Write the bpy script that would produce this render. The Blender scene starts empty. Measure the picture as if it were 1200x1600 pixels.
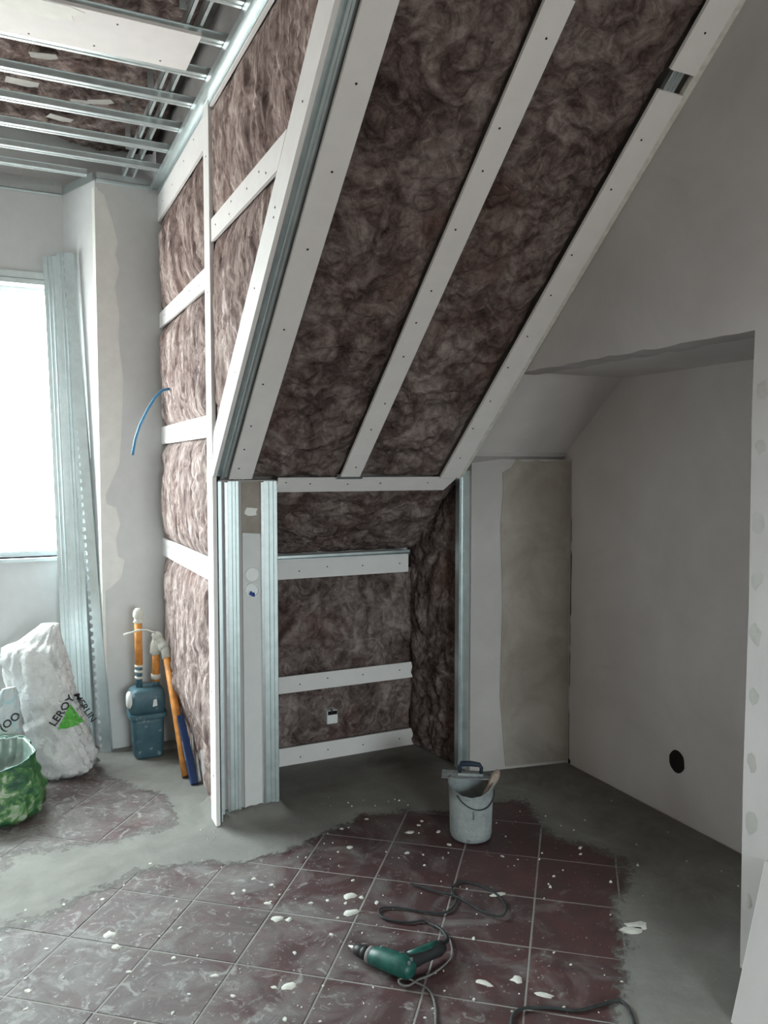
import bpy, bmesh, math, random
import numpy as np
from mathutils import Vector, Matrix
from mathutils.bvhtree import BVHTree

random.seed(7)
C = bpy.context.scene.collection
SC = bpy.context.scene

# ---------------------------------------------------------------- camera
cam = bpy.data.cameras.new('camera')
cam.sensor_fit = 'AUTO'
cam.sensor_width = 36.0
cam.lens = 1237.0 / 1600.0 * 36.0
cam.clip_start = 0.02
camo = bpy.data.objects.new('camera', cam)
C.objects.link(camo)
camo.location = (0, 0, 1.6)
camo.rotation_euler = (math.radians(90 - 3.193), 0, math.radians(-25.65))
SC.camera = camo

# ---------------------------------------------------------------- light, exposure
SC.view_settings.view_transform = 'Standard'
SC.view_settings.look = 'None'
SC.view_settings.gamma = 1.0
SC.view_settings.use_curve_mapping = False
SC.view_settings.exposure = 0.85

w = bpy.data.worlds.new('overcast_sky')
SC.world = w
w.use_nodes = True
bg = w.node_tree.nodes['Background']
bg.inputs[1].default_value = 24.0
geo = w.node_tree.nodes.new('ShaderNodeTexCoord')
sep = w.node_tree.nodes.new('ShaderNodeSeparateXYZ')
hor = w.node_tree.nodes.new('ShaderNodeValToRGB')       # pale overcast sky above the horizon, duller ground and roofs below
hor.color_ramp.elements[0].position = 0.46
hor.color_ramp.elements[0].color = (0.34, 0.325, 0.31, 1)
hor.color_ramp.elements[1].position = 0.51
hor.color_ramp.elements[1].color = (0.885, 0.97, 1.0, 1)
mrg = w.node_tree.nodes.new('ShaderNodeMapRange')
mrg.inputs[1].default_value = -1.0
w.node_tree.links.new(geo.outputs['Generated'], sep.inputs[0])
w.node_tree.links.new(sep.outputs[2], mrg.inputs[0])
w.node_tree.links.new(mrg.outputs[0], hor.inputs[0])
w.node_tree.links.new(hor.outputs[0], bg.inputs[0])


def portal(loc, rot, sx, sy):
    l = bpy.data.lights.new('window_portal', 'AREA')
    l.shape = 'RECTANGLE'
    l.size = sx
    l.size_y = sy
    l.cycles.is_portal = True
    o = bpy.data.objects.new('window_portal', l)
    o.location = loc
    o.rotation_euler = rot
    C.objects.link(o)


WX0, WX1, WZ0, WZ1, WY = -1.90, 0.345, 1.08, 2.64, 4.98      # the dormer window
RX0, RX1, RZ0, RZ1, RY = 0.1, 1.5, 0.9, 2.1, -3.0        # unseen window added behind the camera as fill light
portal(((WX0 + WX1) / 2, WY + 0.22, (WZ0 + WZ1) / 2), (math.radians(-90), 0, 0), WX1 - WX0, WZ1 - WZ0)
portal(((RX0 + RX1) / 2, RY - 0.14, (RZ0 + RZ1) / 2), (math.radians(90), 0, 0), RX1 - RX0, RZ1 - RZ0)


# ---------------------------------------------------------------- node helpers
class NT:
    def __init__(s, name):
        s.m = bpy.data.materials.new(name)
        s.m.use_nodes = True
        s.t = s.m.node_tree
        s.p = s.t.nodes['Principled BSDF']
        s.out = s.t.nodes['Material Output']
        s.pos = s.t.nodes.new('ShaderNodeNewGeometry').outputs['Position']

    def n(s, kind, ins=None, **kw):
        nd = s.t.nodes.new(kind)
        for k, v in kw.items():
            setattr(nd, k, v)
        for k, v in (ins or {}).items():
            s.set(nd.inputs[k], v)
        return nd

    def set(s, sock, v):
        if hasattr(v, 'is_linked'):
            s.t.links.new(v, sock)
        else:
            sock.default_value = v

    def noise(s, scale, detail=4, rough=0.55, dist=0.0, vec=None, sep=None):
        v = vec if vec is not None else s.pos
        if sep is not None:
            v = s.n('ShaderNodeMapping', {0: v, 3: sep}).outputs[0]
        return s.n('ShaderNodeTexNoise', {'Vector': v, 'Scale': scale, 'Detail': detail,
                                          'Roughness': rough, 'Distortion': dist}).outputs[0]

    def ramp(s, fac, stops):
        r = s.n('ShaderNodeValToRGB', {0: fac})
        e = r.color_ramp.elements
        while len(e) < len(stops):
            e.new(0.5)
        for q, (p, c) in zip(e, stops):
            q.position = p
            q.color = (c, c, c, 1) if isinstance(c, (int, float)) else (*c, 1)
        return r.outputs[0]

    def mix(s, f, a, b):
        r = s.n('ShaderNodeMix', data_type='RGBA')
        for i, v in ((0, f), (6, a), (7, b)):
            if isinstance(v, tuple) and len(v) == 3:
                v = (*v, 1)
            s.set(r.inputs[i], v)
        return r.outputs[2]

    def math(s, op, a, b=0.0, clamp=False):
        r = s.n('ShaderNodeMath', {0: a, 1: b}, operation=op, use_clamp=clamp)
        return r.outputs[0]

    def col(s, v):
        if isinstance(v, tuple) and len(v) == 3:
            v = (*v, 1)
        s.set(s.p.inputs['Base Color'], v)

    def bump(s, h, dist=0.002, strength=0.6):
        b = s.n('ShaderNodeBump', {'Height': h, 'Distance': dist, 'Strength': strength})
        s.t.links.new(b.outputs[0], s.p.inputs['Normal'])

    def fin(s, rough=0.8, metal=0.0, spec=0.3, **kw):
        s.set(s.p.inputs['Roughness'], rough)
        s.p.inputs['Metallic'].default_value = metal
        s.p.inputs['Specular IOR Level'].default_value = spec
        for k, v in kw.items():
            s.set(s.p.inputs[k.replace('_', ' ')], v)
        return s.m


def plain(name, col, rough=0.7, metal=0.0, spec=0.3, var=0.12, scale=30, bump=0.0005):
    t = NT(name)
    f = t.noise(scale, 5, 0.6)
    a = tuple(c * (1 - var) for c in col)
    b = tuple(min(1, c * (1 + var)) for c in col)
    t.col(t.mix(t.ramp(f, [(0.3, 0.0), (0.7, 1.0)]), a, b))
    if bump:
        t.bump(f, bump)
    return t.fin(rough, metal, spec)


def wool(name, stretch, sc=1.0, gain=1.0):
    """brown mineral wool: dark clumps, pale wisps"""
    t = NT(name)
    base = t.n('ShaderNodeMapping', {0: t.pos, 3: stretch}).outputs[0]
    big = t.noise(4.0 * sc, 6, 0.60, 1.9, base)
    wisp = t.noise(10.5 * sc, 6, 0.60, 2.8, base)
    fine = t.noise(75 * sc, 4, 0.7, 1.0, base)
    fib = t.noise(170 * sc, 3, 0.7, 0.0, base)
    h = t.math('ADD', t.math('MULTIPLY', big, 0.50), t.math('MULTIPLY', wisp, 0.38))
    h = t.math('ADD', h, t.math('MULTIPLY', fine, 0.12))
    c = t.ramp(h, [(p, tuple(v * gain for v in q)) for p, q in ((0.365, (0.030, 0.020, 0.019)), (0.455, (0.085, 0.060, 0.056)),
                   (0.53, (0.155, 0.119, 0.110)), (0.65, (0.30, 0.25, 0.235)))])
    c = t.mix(t.ramp(t.noise(2.6, 3, 0.5, 0.5), [(0.55, 0.0), (0.72, 0.5)]), c, (0.12, 0.055, 0.040))
    t.col(t.mix(t.ramp(fib, [(0.58, 0.0), (0.78, 0.35)]), c, (0.42, 0.36, 0.32)))
    t.bump(t.math('ADD', h, t.math('MULTIPLY', fine, 0.3)), 0.02, 0.8)
    return t.fin(0.95, 0, 0.1)


M = {}
M['wool'] = wool('brown_mineral_wool', (1, 1, 1), 1.0, 1.2)
M['wool_streak'] = wool('brown_mineral_wool_combed', (1.6, 1.6, 0.45), 1.1, 2.4)
M['board'] = plain('plasterboard_paper', (0.60, 0.60, 0.60), 0.85, 0, 0.15, 0.03, 14, 0.0002)
M['strip'] = plain('plasterboard_strip_paper', (0.73, 0.70, 0.695), 0.85, 0, 0.15, 0.03, 14, 0.0002)
M['board_core'] = plain('plasterboard_core', (0.62, 0.61, 0.58), 0.9, 0, 0.1, 0.08, 60)
M['compound'] = plain('joint_compound', (0.74, 0.73, 0.70), 0.9, 0, 0.1, 0.05, 18)
M['screw'] = plain('black_screw', (0.03, 0.03, 0.032), 0.5, 0.6, 0.5, 0.1)
M['black'] = plain('black_hard_rubber', (0.018, 0.019, 0.02), 0.5, 0, 0.4, 0.2)
M['hole'] = plain('dark_cavity', (0.01, 0.009, 0.008), 0.9)
M['frame'] = plain('white_window_frame', (0.62, 0.68, 0.70), 0.4, 0, 0.5, 0.03)
M['copper'] = plain('orange_pipe', (0.62, 0.25, 0.06), 0.55, 0.1, 0.4, 0.3, 22)
M['plaster'] = plain('splashed_plaster', (0.60, 0.59, 0.54), 0.95, 0, 0.1, 0.15, 40, 0.003)
M['blue_paint'] = plain('navy_blue_plastic', (0.012, 0.035, 0.115), 0.45, 0, 0.4, 0.2)
M['navy_grip'] = plain('dusty_navy_rubber', (0.018, 0.027, 0.045), 0.6, 0, 0.3, 0.2)
M['blue_cable'] = plain('light_blue_sheath', (0.07, 0.24, 0.42), 0.5, 0, 0.4, 0.1)
M['blue_wire'] = plain('blue_wire', (0.01, 0.06, 0.30), 0.5)
M['white_plastic'] = plain('white_plastic', (0.72, 0.72, 0.72), 0.5, 0, 0.4, 0.04)
M['white_cord'] = plain('pale_cord', (0.68, 0.68, 0.62), 0.7)
M['grey_cord'] = plain('dusty_grey_cord', (0.17, 0.165, 0.16), 0.8, 0, 0.2, 0.3)
M['dark_cord'] = plain('dark_cord', (0.03, 0.033, 0.034), 0.7, 0, 0.3, 0.4)
M['drill_green'] = plain('bottle_green_plastic', (0.008, 0.070, 0.057), 0.45, 0, 0.45, 0.35, 40)
M['chrome'] = plain('bright_steel', (0.70, 0.72, 0.74), 0.3, 1.0, 0.5, 0.1)
M['wood'] = plain('worn_wood', (0.30, 0.235, 0.20), 0.75, 0, 0.2, 0.3, 60)
M['ink'] = plain('grey_print', (0.045, 0.045, 0.05), 0.6, 0, 0.2, 0.05)
M['print_green'] = plain('green_print', (0.115, 0.42, 0.075), 0.6, 0, 0.2, 0.06)
M['dab'] = plain('drying_filler', (0.37, 0.355, 0.335), 0.95, 0, 0.1, 0.08, 30)
M['warm'] = plain('warm_bounce_render', (0.52, 0.42, 0.35), 0.95, 0, 0.1, 0.1, 6, 0.003)  # ochre given to unseen walls to warm the bounced light
M['outer'] = plain('rough_masonry', (0.30, 0.28, 0.26), 0.95, 0, 0.1, 0.2, 12, 0.004)

t = NT('galvanised_steel')
f = t.noise(24, 4, 0.6, 0.5)
t.col(t.mix(t.ramp(f, [(0.3, 0.0), (0.7, 1.0)]), (0.56, 0.63, 0.64), (0.66, 0.72, 0.73)))
t.bump(t.noise(60, 3), 0.0004, 0.4)
M['steel'] = t.fin(t.ramp(f, [(0.3, 0.36), (0.7, 0.46)]), 0.92, 0.5)

t = NT('wall_plaster')
f = t.noise(2.2, 5, 0.6, 0.4)
c = t.mix(t.ramp(f, [(0.38, 0.0), (0.68, 1.0)]), (0.40, 0.372, 0.366), (0.47, 0.44, 0.435))
t.col(t.mix(t.ramp(t.noise(48, 3, 0.7), [(0.68, 0.0), (0.80, 0.4)]), c, (0.40, 0.38, 0.35)))
t.bump(t.noise(9, 6, 0.65), 0.004, 0.5)
M['wall'] = t.fin(0.92, 0, 0.15)

t = NT('wall_plaster_lit')  # same wall plaster, coloured lighter so the alcove looks better lit
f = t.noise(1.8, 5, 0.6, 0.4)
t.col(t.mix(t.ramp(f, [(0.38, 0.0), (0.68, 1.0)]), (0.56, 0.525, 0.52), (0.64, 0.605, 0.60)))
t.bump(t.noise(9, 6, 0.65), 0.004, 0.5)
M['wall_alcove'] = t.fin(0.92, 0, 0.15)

t = NT('raw_plaster')
f = t.noise(4.0, 6, 0.65, 0.6)
t.col(t.mix(t.ramp(f, [(0.35, 0.0), (0.65, 1.0)]), (0.27, 0.235, 0.205), (0.36, 0.32, 0.285)))
t.bump(f, 0.004, 0.6)
M['raw'] = t.fin(0.95, 0, 0.1)

t = NT('cement_screed')
d = t.n('ShaderNodeAttribute', attribute_name='dirt').outputs['Fac']
f = t.noise(5, 6, 0.62, 0.5)
c = t.mix(t.ramp(f, [(0.32, 0.0), (0.68, 1.0)]), (0.175, 0.168, 0.155), (0.235, 0.227, 0.21))
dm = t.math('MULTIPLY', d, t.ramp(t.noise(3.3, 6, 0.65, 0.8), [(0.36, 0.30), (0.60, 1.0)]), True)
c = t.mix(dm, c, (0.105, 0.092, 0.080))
t.col(t.mix(t.ramp(t.noise(90, 3, 0.7), [(0.63, 0.0), (0.74, 0.35)]), c, (0.36, 0.36, 0.34)))
t.bump(t.noise(30, 6, 0.7), 0.004, 0.6)
cv = t.n('ShaderNodeAttribute', attribute_name='cover').outputs['Fac']
al = t.math('ADD', t.math('MULTIPLY', cv, 1.7), t.math('MULTIPLY', t.math('SUBTRACT', t.noise(34, 7, 0.72, 0.6), 0.5), 1.5))
al = t.ramp(t.math('SUBTRACT', al, 0.45), [(0.22, 0.0), (0.62, 1.0)])
M['screed'] = t.fin(0.93, 0, 0.15, Alpha=al)

t = NT('red_cement_tile')
rnd = t.n('ShaderNodeObjectInfo').outputs['Random']
c = t.mix(rnd, (0.062, 0.023, 0.026), (0.086, 0.036, 0.035))
c = t.mix(t.ramp(t.noise(7, 5, 0.6, 0.7), [(0.35, 0.0), (0.65, 0.8)]), c, (0.050, 0.030, 0.032))
x = t.n('ShaderNodeSeparateXYZ', {0: t.pos}).outputs[0]
lean = t.n('ShaderNodeMapRange', {0: x, 1: 1.9, 2: -0.2, 3: -0.15, 4: 0.16}).outputs[0]
dust = t.math('ADD', t.noise(4.2, 7, 0.68, 1.0), lean)
c = t.mix(t.ramp(dust, [(0.40, 0.03), (0.56, 0.36), (0.74, 0.80)]), c, (0.25, 0.245, 0.235))
sm = t.math('ADD', t.noise(13, 6, 0.7, 1.6), t.math('MULTIPLY', lean, 0.5))
c = t.mix(t.ramp(sm, [(0.57, 0.0), (0.68, 0.72)]), c, (0.31, 0.305, 0.295))
t.col(t.mix(t.ramp(t.noise(60, 3, 0.65), [(0.66, 0.0), (0.71, 0.8)]), c, (0.46, 0.46, 0.43)))
t.bump(t.noise(25, 5, 0.6), 0.0012, 0.5)
M['tile'] = t.fin(t.ramp(dust, [(0.40, 0.50), (0.60, 0.85)]), 0, 0.35)

t = NT('grout')
t.col(t.mix(t.noise(8, 5), (0.20, 0.185, 0.175), (0.36, 0.35, 0.33)))
M['grout'] = t.fin(0.95, 0, 0.1)

t = NT('white_woven_sack')
f = t.noise(8, 5, 0.6, 0.6)
t.col(t.mix(t.ramp(f, [(0.3, 0.0), (0.7, 1.0)]), (0.56, 0.56, 0.56), (0.74, 0.74, 0.73)))
t.bump(t.noise(22, 6, 0.62, 1.4), 0.016, 0.8)
M['sack'] = t.fin(0.6, 0, 0.35)

t = NT('green_sheet_plastic')
f = t.noise(16, 5, 0.6, 0.8)
c = t.ramp(f, [(0.36, (0.014, 0.070, 0.040)), (0.48, (0.035, 0.135, 0.045)), (0.56, (0.12, 0.26, 0.075)), (0.64, (0.40, 0.46, 0.36))])
t.col(c)
t.bump(t.noise(40, 5, 0.6, 1.0), 0.008, 0.7)
M['green_sack'] = t.fin(0.35, 0, 0.5)
M['green_rim'] = plain('dark_green_plastic', (0.015, 0.10, 0.06), 0.4, 0, 0.5, 0.3)
M['sack_inside'] = plain('grey_green_plastic', (0.20, 0.26, 0.23), 0.3, 0, 0.5, 0.15, 14, 0.004)

t = NT('clear_sack_plastic')
t.col(t.mix(t.ramp(t.noise(14, 4, 0.6, 1.0), [(0.48, 0.0), (0.62, 1.0)]), (0.52, 0.57, 0.58), (0.36, 0.55, 0.60)))
t.bump(t.noise(30, 5, 0.6, 1.0), 0.008, 0.7)
M['clear_sack'] = t.fin(0.3, 0, 0.5)

t = NT('blue_grey_enamel')
f = t.noise(11, 5, 0.6, 0.4)
c = t.mix(t.ramp(f, [(0.35, 0.0), (0.7, 1.0)]), (0.040, 0.095, 0.125), (0.070, 0.140, 0.172))
t.col(t.mix(t.ramp(t.noise(24, 5, 0.7), [(0.60, 0.0), (0.72, 0.7)]), c, (0.45, 0.49, 0.50)))
M['meter'] = t.fin(0.5, 0, 0.4)

t = NT('mortar_caked_rubber')
f = t.noise(9, 6, 0.65, 0.6)
c = t.mix(t.ramp(f, [(0.35, 0.0), (0.65, 1.0)]), (0.21, 0.235, 0.24), (0.36, 0.38, 0.38))
t.col(t.mix(t.ramp(t.noise(22, 4, 0.6, 1.0), [(0.60, 0.0), (0.72, 0.7)]), c, (0.13, 0.15, 0.155)))
t.bump(t.noise(34, 5, 0.7), 0.006, 0.7)
M['bucket'] = t.fin(0.85, 0, 0.2)

t = NT('window_glass')
tr = t.n('ShaderNodeBsdfTransparent', {0: (0.96, 0.99, 0.98, 1)})
gl = t.n('ShaderNodeBsdfGlossy', {0: (1, 1, 1, 1), 'Roughness': 0.02})
mx = t.n('ShaderNodeMixShader', {0: 0.05, 1: tr.outputs[0], 2: gl.outputs[0]})
t.t.links.new(mx.outputs[0], t.out.inputs[0])
M['glass'] = t.m


# ---------------------------------------------------------------- mesh helpers
class MB:
    def __init__(s):
        s.v, s.f = [], []

    def add(s, vs, fs):
        b = len(s.v)
        s.v += [tuple(p) for p in vs]
        s.f += [tuple(b + i for i in f) for f in fs]

    def box(s, x0, x1, y0, y1, z0, z1):
        s.add([(x, y, z) for z in (z0, z1) for y in (y0, y1) for x in (x0, x1)],
              [(0, 2, 3, 1), (4, 5, 7, 6), (0, 1, 5, 4), (2, 6, 7, 3), (0, 4, 6, 2), (1, 3, 7, 5)])

    def prism(s, poly, p0, e1, e2, e3):
        """2D polygon in axes e1,e2 from p0, thickened by e3"""
        p0, e1, e2, e3 = Vector(p0), Vector(e1), Vector(e2), Vector(e3)
        n = len(poly)
        a = [p0 + e1 * u + e2 * v for u, v in poly]
        s.add(a + [p + e3 for p in a],
              [tuple(range(n))[::-1], tuple(range(n, 2 * n))] + [(i, (i + 1) % n, n + (i + 1) % n, n + i) for i in range(n)])

    def bar(s, p0, p1, wdir, sec):
        """section polygon [(across, outward)] swept from p0 to p1; wdir = across; outward = dir x across"""
        p0, p1, wd = Vector(p0), Vector(p1), Vector(wdir)
        d = (p1 - p0).normalized()
        wd = (wd - d * wd.dot(d)).normalized()
        n = d.cross(wd)
        s.prism(sec, p0, wd, n, p1 - p0)

    def tube(s, pts, r, seg=8, cap=True):
        pts = [Vector(p) for p in pts]
        n = len(pts)
        up = None
        rings = []
        for i, p in enumerate(pts):
            d = (pts[min(i + 1, n - 1)] - pts[max(i - 1, 0)]).normalized()
            if up is None:
                up = Vector((0, 0, 1)) if abs(d.z) < 0.9 else Vector((1, 0, 0))
            a = (up - d * up.dot(d)).normalized()
            up = a
            b = d.cross(a)
            rr = r[i] if isinstance(r, (list, tuple)) else r
            rings.append([p + (a * math.cos(q) + b * math.sin(q)) * rr for q in [2 * math.pi * k / seg for k in range(seg)]])
        s.loft(rings, cap)

    def loft(s, rings, cap=True):
        k = len(rings[0])
        vs = [p for r in rings for p in r]
        fs = []
        for i in range(len(rings) - 1):
            for j in range(k):
                fs.append((i * k + j, i * k + (j + 1) % k, (i + 1) * k + (j + 1) % k, (i + 1) * k + j))
        if cap:
            fs.append(tuple(range(k))[::-1])
            fs.append(tuple((len(rings) - 1) * k + j for j in range(k)))
        s.add(vs, fs)

    def obj(s, name, mat, parent=None, smooth=False, label=None, kind=None, fix=True):
        off = Vector((0, 0, 0))
        q = parent
        while q is not None:
            off += q.location
            q = q.parent
        me = bpy.data.meshes.new(name)
        me.from_pydata([(p[0] - off.x, p[1] - off.y, p[2] - off.z) for p in s.v], [], s.f)
        me.update()
        if fix:
            bm = bmesh.new()
            bm.from_mesh(me)
            bmesh.ops.recalc_face_normals(bm, faces=bm.faces)
            bm.to_mesh(me)
            bm.free()
        if smooth:
            me.polygons.foreach_set('use_smooth', [True] * len(me.polygons))
        me.materials.append(M[mat])
        return link(name, me, parent, label, kind)


def link(name, me, parent=None, label=None, kind=None):
    o = bpy.data.objects.new(name, me)
    C.objects.link(o)
    if parent:
        o.parent = parent
    if label:
        o['label'] = label
    if kind:
        o['kind'] = kind
    return o


def thing(name, loc, label, cat, group=None):
    o = bpy.data.objects.new(name, None)
    o.empty_display_size = 0.05
    C.objects.link(o)
    o.location = loc
    tag(o, label, cat, group)
    return o


def tag(o, label, cat, group=None):
    o['label'] = label
    o['category'] = cat
    if group:
        o['group'] = group
    return o


def bevel(o, wd, seg=2, ang=40):
    b = o.modifiers.new('bevel', 'BEVEL')
    b.width = wd
    b.segments = seg
    b.limit_method = 'ANGLE'
    b.angle_limit = math.radians(ang)
    o.data.polygons.foreach_set('use_smooth', [True] * len(o.data.polygons))
    wn = o.modifiers.new('wn', 'WEIGHTED_NORMAL')
    return o


def struct(name, mb, mat, label=None):
    return mb.obj(name, mat, None, label=label, kind='structure')


# value noise on numpy arrays
def vnoise(x, y, seed):
    r = np.random.RandomState(seed)
    L = r.rand(64, 64)
    xi, yi = np.floor(x).astype(int), np.floor(y).astype(int)
    fx, fy = x - xi, y - yi
    fx, fy = fx * fx * (3 - 2 * fx), fy * fy * (3 - 2 * fy)
    g = lambda a, b: L[a % 64, b % 64]
    return (g(xi, yi) * (1 - fx) + g(xi + 1, yi) * fx) * (1 - fy) + (g(xi, yi + 1) * (1 - fx) + g(xi + 1, yi + 1) * fx) * fy


def fbm(x, y, seed, octv=4, gain=0.5):
    a, s, t_ = 1.0, 0.0, 0.0
    for k in range(octv):
        s += a * (vnoise(x * 2 ** k + 13.7 * k, y * 2 ** k + 7.1 * k, seed + k) - 0.5)
        t_ += a
        a *= gain
    return s / t_ * 2


def inside_dist(P, X, Y):
    """signed distance to polygon, + inside"""
    P = np.array(P, float)
    d = np.full(X.shape, 1e9)
    ins = np.zeros(X.shape, bool)
    n = len(P)
    for i in range(n):
        ax, ay = P[i]
        bx, by = P[(i + 1) % n]
        ex, ey = bx - ax, by - ay
        t_ = np.clip(((X - ax) * ex + (Y - ay) * ey) / (ex * ex + ey * ey + 1e-12), 0, 1)
        d = np.minimum(d, np.hypot(X - ax - t_ * ex, Y - ay - t_ * ey))
        if ay != by:
            ins ^= ((ay > Y) != (by > Y)) & (X < (bx - ax) * (Y - ay) / (by - ay) + ax)
    return np.where(ins, d, -d)


def grid_mesh(name, P, keep, mat, parent, attr=None, cover=None, **kw):
    ny, nx = P.shape[:2]
    idx = -np.ones((ny, nx), int)
    q = keep[:-1, :-1] & keep[1:, :-1] & keep[:-1, 1:] & keep[1:, 1:]
    a = np.arange(ny * nx).reshape(ny, nx)
    F = np.stack([a[:-1, :-1], a[:-1, 1:], a[1:, 1:], a[1:, :-1]], -1)[q]
    used = np.unique(F)
    re = -np.ones(ny * nx, int)
    re[used] = np.arange(len(used))
    V = P.reshape(-1, 3)[used]
    me = bpy.data.meshes.new(name)
    me.from_pydata(V.tolist(), [], re[F].tolist())
    me.polygons.foreach_set('use_smooth', [True] * len(me.polygons))
    if attr is not None:
        at = me.attributes.new('dirt', 'FLOAT', 'POINT')
        at.data.foreach_set('value', attr.reshape(-1)[used].astype(np.float32))
    if cover is not None:
        at = me.attributes.new('cover', 'FLOAT', 'POINT')
        at.data.foreach_set('value', cover.reshape(-1)[used].astype(np.float32))
    me.materials.append(M[mat])
    return link(name, me, parent, **kw)


def batt(parent, poly, o, ea, eb, en, seed, mat='wool', bulge=0.03, rough=0.02, res=0.011, freq=(9, 9), lip=0.06, shape=None, label=None):
    """a mineral wool batt: heightfield over polygon (a,b); height along en"""
    A = np.array(poly)
    x = np.arange(A[:, 0].min(), A[:, 0].max() + res, res)
    y = np.arange(A[:, 1].min(), A[:, 1].max() + res, res)
    X, Y = np.meshgrid(x, y)
    d = inside_dist(poly, X, Y)
    wx = fbm(X * 5, Y * 5, seed + 50, 3) * 0.10
    wy = fbm(X * 5, Y * 5, seed + 60, 3) * 0.10
    h = fbm((X + wx) * freq[0], (Y + wy) * freq[1], seed, 5, 0.55)
    rd = 1 - np.abs(fbm((X + wx * 2) * freq[0] * 1.7, (Y + wy * 2) * freq[1] * 1.7, seed + 30, 3)) * 2.2
    h = h * rough * 1.4 + (rd - 0.5) * rough * 0.55
    dd = np.clip(d, 0, None)
    H = bulge * (1 - np.exp(-dd / lip)) + h * (0.35 + 0.65 * (1 - np.exp(-dd / 0.04)))
    if shape is not None:
        H = H + shape(X, Y)
    o, ea, eb, en = map(np.array, (o, ea, eb, en))
    P = o + X[..., None] * ea + Y[..., None] * eb + H[..., None] * en
    return grid_mesh('insulation_batt', P, d > -0.012, mat, parent, label=label)


sm = bmesh.new()
bmesh.ops.create_cone(sm, cap_ends=True, segments=8, radius1=0.0042, radius2=0.0034, depth=0.0016)
SCREW = bpy.data.meshes.new('screw_head')
sm.to_mesh(SCREW)
sm.free()
SCREW.materials.append(M['screw'])


def strip(parent, o, along, across, n, L, wd, pos, th=0.0125, ends=((0, 0), (0, 0)), label=None, mat='strip'):
    """plasterboard strip with its screws; o = lower corner on the front face; n = outward normal.
    ends: extra length of the two corners at either end (slanted cuts)"""
    o, al, ac, n = Vector(o), Vector(along).normalized(), Vector(across).normalized(), Vector(n).normalized()
    mb = MB()
    mb.prism([(ends[0][0], 0), (L + ends[1][0], 0), (L + ends[1][1], wd), (ends[0][1], wd)], o, al, ac, -n * th)
    s = mb.obj('plasterboard_strip', mat, parent, label=label)
    rot = n.to_track_quat('Z', 'Y')
    for a, b in pos:
        q = link('screw_head', SCREW, s)
        q.location = o + al * a + ac * b + n * 0.0006
        q.rotation_mode = 'QUATERNION'
        q.rotation_quaternion = rot
    return s


def spread(n, L, wd, seed, j=0.03):
    r = random.Random(seed)
    return [(L * (k + 0.5) / n + r.uniform(-j, j), wd * r.uniform(0.32, 0.68)) for k in range(n)]


# sections (across, outward)
def sec_hat(wd, dp, g=0.004):      # furring channel: face with two grooves, solid towards the back
    a = wd / 2
    return [(-a, -dp), (-a, -0.002), (-a + 0.002, 0), (-a * 0.45, 0), (-a * 0.40, -g), (-a * 0.22, -g), (-a * 0.17, 0),
            (a * 0.17, 0), (a * 0.22, -g), (a * 0.40, -g), (a * 0.45, 0), (a - 0.002, 0), (a, -0.002), (a, -dp)]


def sec_u(wd, dp, th=0.0015):      # channel opening outward (its web lies at -dp)
    a = wd / 2
    return [(-a, -dp), (a, -dp), (a, 0), (a - th, 0), (a - th, -dp + th), (-a + th, -dp + th), (-a + th, 0), (-a, 0)]


# ================================================================= SETTING
YF, ZF = 3.42, 1.55                 # foot line of the sloping ceiling
th_ = math.atan(0.9)
SU = Vector((0, -math.cos(th_), math.sin(th_)))      # up the slope
SN = Vector((0, -math.sin(th_), -math.cos(th_)))     # out of the slope, into the room


def SP(x, s, n=0.0):
    return Vector((x, YF, ZF)) + SU * s + SN * n


SL = 2.42                            # slope length up to the flat ceiling
XC = 0.82                            # face of the boards on the dormer cheek
ZC = 3.158                           # underside of the dormer ceiling frame

# ---- floor
mb = MB()
mb.box(-3.1, 2.9, -3.1, 5.3, -0.12, -0.0022)
floor = struct('floor', mb, 'grout', 'old red tiled floor partly covered with pale cement screed')

T1 = [(-0.05, 3.361), (0.053, 3.366), (0.063, 3.458), (0.21, 3.416), (0.234, 3.466), (0.401, 3.435), (0.609, 3.479), (0.685, 3.512),
      (0.709, 3.708), (0.713, 3.885), (0.681, 3.961), (0.55, 4.123), (0.499, 4.212), (0.46, 4.585), (0.235, 4.693), (-0.22, 4.25),
      (-0.774, 3.95), (-0.697, 3.528)]
T2 = [(-0.13, 3.07), (0.077, 3.074), (0.189, 3.117), (0.319, 3.157), (0.384, 3.196), (0.473, 3.22), (0.659, 3.189), (0.761, 3.122),
      (0.904, 3.107), (1.049, 3.124), (1.146, 3.154), (1.287, 3.209), (1.443, 3.279), (1.571, 3.271), (1.689, 3.238), (1.852, 3.159),
      (2.099, 3.153), (2.221, 3.196), (2.277, 3.035), (2.25, 2.892), (2.163, 2.699), (2.296, 2.525), (2.314, 2.394), (2.196, 2.23),
      (1.958, 2.067), (1.88, 1.938), (1.756, 1.849), (1.599, 1.668), (1.306, 1.334), (1.1, 0.6), (-1.6, 0.6), (-1.6, 2.6), (-1.211, 3.017)]

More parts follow.
